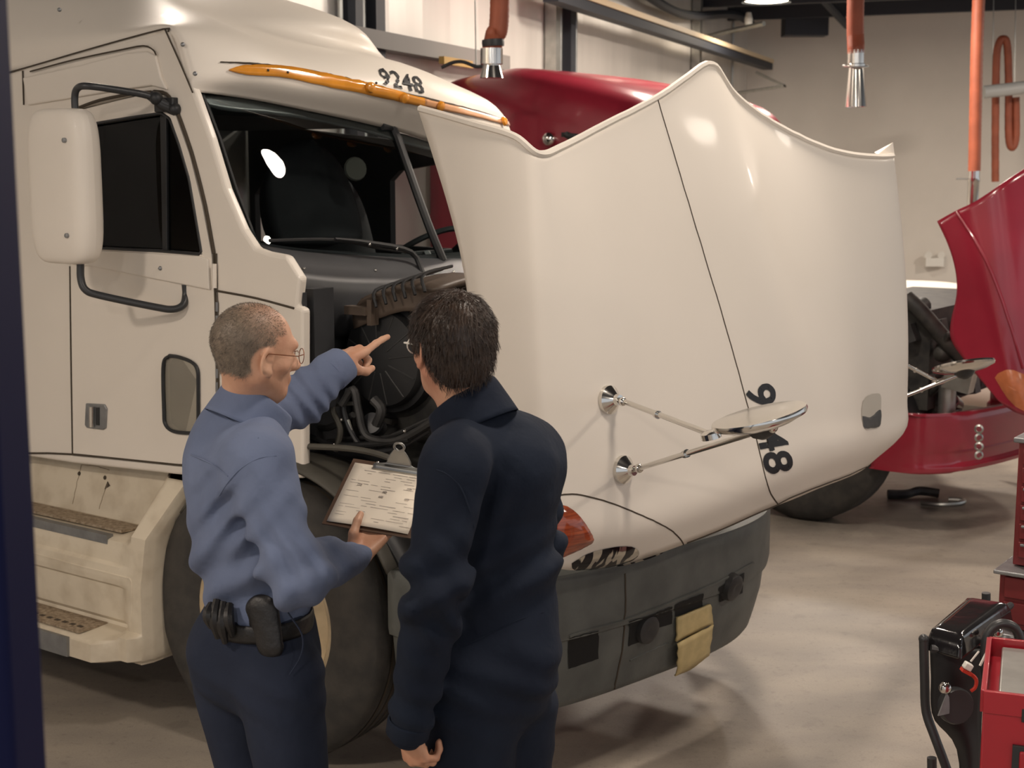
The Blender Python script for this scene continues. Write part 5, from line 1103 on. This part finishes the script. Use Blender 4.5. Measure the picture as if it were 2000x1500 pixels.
for v, n, hw in ((.90, .006, .30), (.925, .013, .30), (.955, .014, .28), (.97, .018, .16), (.985, .030, .14), (1.0, .048, .10), (1.01, .060, .06)): clip.append([cbp(.56 + hw * s, v, n) for s in (-1, -.5, 0, .5, 1)])
gridmesh('clip', grid(clip, 30, 16), M['steel'], cb, .0015)
MB().tube([cbp(.56 + .060 * math.cos(t), 1.02 + .012 * math.sin(t), .068 + .011 * math.sin(t)) for t in np.linspace(0, 6.283, 20)], .0035, 8, 0).build('clip_hanging_ring', M['steel'], cb)
for u in (.30, .82): MB().ball(cbp(u, .965, .012), .005).build('clip_rivet', M['chrome'], cb)
# ------------------------------------------------------------------ man in the dark coverall
org2 = np.array([w1(985, 1280, 3.25)[0], 3.25, 0.])
f2 = N3((-.74, .67, 0)); r2 = np.array([f2[1], -f2[0], 0])
hc2 = w1(879, 660, 3.24); hf2 = N3((-.52, .85, -.06)); hu2 = N3((.06, -.03, 1)); nb2 = w1(916, 812, 3.25)
HF2, HT2, HR2 = head_field(hc2, hf2, hu2, nb2, neck_r=.060)
sL, eL, wL = w1(882, 905, 3.06), w1(848, 1165, 3.00), w1(797, 1426, 3.06)
sR, eR, wR2 = w1(1034, 880, 3.36), w1(1052, 1080, 3.52), w1(960, 1120, 3.66)
hd2 = N3(np.array([.02, .10, -1])); 
H2f, _ = hand_field(w1(796, 1420, 3.06), N3((.18, .12, -1)), N3((-.7, -.7, -.1)), 1, [(.05, (48, 60, 30)), (.02, (54, 64, 34)), (-.02, (58, 68, 36)), (-.06, (62, 70, 38))], (N3((.3, .5, -.8)), N3((.4, .3, -.8)), N3((.4, .1, -.8))), .98)
H2r, _ = hand_field(wR2 + N3(wR2 - eR) * .02, N3(wR2 - eR), N3((0, 0, 1)), 1, [(.05, (20, 30, 18))] * 4, (N3((-.7, .3, -.2)), N3((-.8, 0, -.4)), N3((-.9, 0, -.3))), .98)
core2 = union([cone(nb2, w1(985, 960, 3.26), .07, .12, f2, .75), cone(w1(985, 960, 3.26), w1(985, 1200, 3.26), .13, .12, f2, .75), cone(sL, eL, .045, .035), cone(eL, w1(797, 1418, 3.06), .034, .024), cone(sR, eR, .045, .035), cone(eR, wR2, .034, .025)], .04)
l2 = w1(912, 1370, 3.18); q2 = w1(1008, 1370, 3.34); k2 = np.array([l2[0] + .0, l2[1] + .02, .50]); k3 = np.array([q2[0] - .01, q2[1] + .03, .50]); a2 = np.array([l2[0] + .02, l2[1] + .02, .12]); a3 = np.array([q2[0] + .0, q2[1] + .02, .12])
man2 = net_obj('person', [(HF2, .0045), (H2f, .0034), (H2r, .0045), (core2, .014), (legs(l2, q2, k2, k3, a2, a3, (.055, .045, .036)), .016)], M['skin2'], None, org2, 2)
man2.location = org2; tag(man2, 'brown haired worker in a dark navy coverall seen from behind, left arm hanging', 'person')
def cov_post(p, d):
    e = np.linalg.norm(p - eL, axis=-1); s1 = p @ N3((.7, .2, -.7)); s2 = p @ N3((.8, .3, .6)); z = p[..., 2]
    wv = .010 * np.exp(-(e / .12) ** 2) * np.sin(s2 * 105 + 2 * vnoise(p, 2, 2)) + .014 * np.exp(-((z - 1.22) / .08) ** 2) * np.sin(p @ N3((-.35, 0, 1)) * 62 + 2 * vnoise(p, 1.5, 4)) + .009 * vnoise(p * np.array([1, 1, .5]), 2.8, 6) + .005 * vnoise(p, 6, 7)
    sa = np.linalg.norm(p - w1(930, 1010, 3.08), axis=-1); wv = wv + .010 * np.exp(-(sa / .10) ** 2) * np.sin(p @ N3((1, 0, -.35)) * 95); return d + wv + .006 * np.exp(-((z - .93) / .09) ** 2) * np.sin(p @ N3((.5, 0, 1)) * 85)
cv = [cone(w1(930, 835, 3.25), w1(975, 935, 3.27), .078, .142, f2, .80), (cone(w1(975, 935, 3.27), w1(972, 1100, 3.27), .150, .140, f2, .84), .05), (cone(w1(972, 1100, 3.27), w1(968, 1260, 3.27), .140, .148, f2, .9), .06),
      (ell(w1(1002, 915, 3.24), np.eye(3), (.105, .13, .11)), .06), (cone(w1(935, 840, 3.25), sL, .060, .070), .05), (cone(w1(945, 835, 3.26), sR, .060, .068), .05), (cone(sL, eL, .076, .070), .028), (cone(sR, eR, .072, .060), .03), (cone(eR, wR2, .058, .045), .03),
      (cone(w1(970, 1260, 3.27), w1(972, 1310, 3.27), .145, .138, f2, .95), .05), (ell(w1(1006, 1285, 3.22), np.eye(3), (.090, .10, .11)), .05), (cone(l2 + (.0, .02, .06), k2, .125, .088), .035), (cone(q2, k3, .105, .086), .03), (cone(k2, a2, .085, .072), .03), (cone(k3, a3, .085, .072), .03)]
fl = union([cone(eL + (sL - eL) * .1, wL, .071, .050)], .02)
cvu = union([union(cv, .05), (fl, .022)], .03, cov_post)
ca2 = N3((0, 0, 1.) + .58 * N3(np.array([-.8, .45, 0]))); cc2 = w1(914, 803, 3.24)
def cov_F(p):
    d = cvu(p); d = np.where(np.linalg.norm(p - cc2, axis=-1) < .135, smax(d, (p - cc2) @ ca2 - .018, .008), d); d = smax(d, -cone(nb2 + (0, 0, -.02), HT2(-.02, 0, -.07), .063, .066)(p), .006); return smax(d, .06 - p[..., 2], .004)
cov_F.box = cvu.box
cov = net_obj('coverall', [(cov_F, .0090)], M['cover'], man2, org2, 2)
collar('coverall_collar', cc2, ca2, .082, .070, .004, M['cover'], cov, org2, N3(hf2 + np.array([-.5, -.4, 0])), .62, .056, stand=.034)
cuff(wL + N3(wL - eL) * .012, wL - eL, .048, M['cover'], cov, org2, .04)
# sleeve and yoke seams
def proj_seam(F, pts, nm, m, parent, org, r=.0022):
    o_ = []
    for x, y, d in pts:
        q = w1(x, y, d - .35); dr = N3(q - O3)
        for _ in range(60): q = q + dr * float(F(q[None])[0]) * .8
        o_.append(q - org)
    return MB().tube(o_, r, 5, 5).build(nm, m, parent)
proj_seam(cov_F, [(852, 918, 3.1), (872, 926, 3.1), (898, 950, 3.1), (915, 990, 3.1), (925, 1030, 3.1)], 'armhole_seam', M['cover'], cov, org2, .0022)
proj_seam(cov_F, [(905, 1262, 3.2), (960, 1236, 3.2), (1010, 1212, 3.2), (1060, 1196, 3.2)], 'waist_seam', M['cover'], cov, org2, .0022)
proj_seam(shirt_F, [(428, 968, 3.3), (445, 942, 3.3), (470, 915, 3.3), (505, 895, 3.3), (540, 890, 3.3)], 'armhole_seam', M['shirt'], shirt, org, .0016)
proj_seam(shirt_F, [(372, 888, 3.4), (410, 905, 3.4), (445, 930, 3.4)], 'yoke_seam', M['shirt'], shirt, org, .0018)
proj_seam(shirt_F, [(420, 800, 3.4), (460, 828, 3.4), (505, 856, 3.4)], 'yoke_seam', M['shirt'], shirt, org, .0018)
foot_(a2, f2, man2, org2, M['leather']); foot_(a3, f2, man2, org2, M['leather'])
# thick brown hair
def hair2_F(p):
    q = (p - hc2) @ HR2.T; x, y, z = q[..., 0], q[..., 1], q[..., 2]
    d = smin(ell(HT2(-.016, 0, .014), HR2, (.104, .088, .094))(p), ell(HT2(-.055, 0, -.055), HR2, (.055, .066, .066))(p), .04)
    cut = x - .055 + np.maximum(0, -z - .005) * 1.0; d = smax(d, cut, .012)
    ear = np.sqrt((x - .012) ** 2 + (z + .048) ** 2) - .024; d = smax(d, -ear, .008); d = smax(d, -.112 - z - .18 * (x + .06), .012)
    an = np.arctan2(y, x + .05); return d + .0018 * np.sin(an * 34 + 3 * np.sin(z * 50)) + .0015 * vnoise(p, 14, 3)
hair2_F.box = (hc2 - .15, hc2 + .15)
hair2 = net_obj('brown_hair', [(hair2_F, .0045)], M['hairb'], man2, org2, 1)
def flow2(L):
    c = np.array([-.035, .0, .11]); d = L - c; d = d / (np.linalg.norm(d) + 1e-6); return d + np.array([0, 0, -.75])
stubs('hair_strands', hair2_F, HT2, HR2, hc2, 6500, .040, flow2, M['hairb'], hair2, org2, .0008, 6, lambda L, rg: (L[:, 0] < .07) & (L[:, 2] > -.115) & ~((L[:, 0] > -.015) & (L[:, 2] < -.035)), 5, .07)
g2 = MB()
for s in (1, -1):
    g2.tube([HT2(.098, s * .050, -.014) - org2, HT2(.075, s * .078, -.012) - org2, HT2(-.005, s * .083, -.014) - org2], .0022, 6, 0)
    c = HT2(.106, s * .033, -.020) - org2; e1, e2 = HR2[1] * .95 - HR2[0] * .22 * s, HR2[2]; g2.tube([c + .026 * math.cos(t) * e1 + .020 * math.sin(t) * e2 for t in np.linspace(0, 6.283, 26)], .0016, 6, 0)
gg = empty('safety_glasses'); gg.parent = man2; g2.build('glasses_frame', M['plasw'], gg)
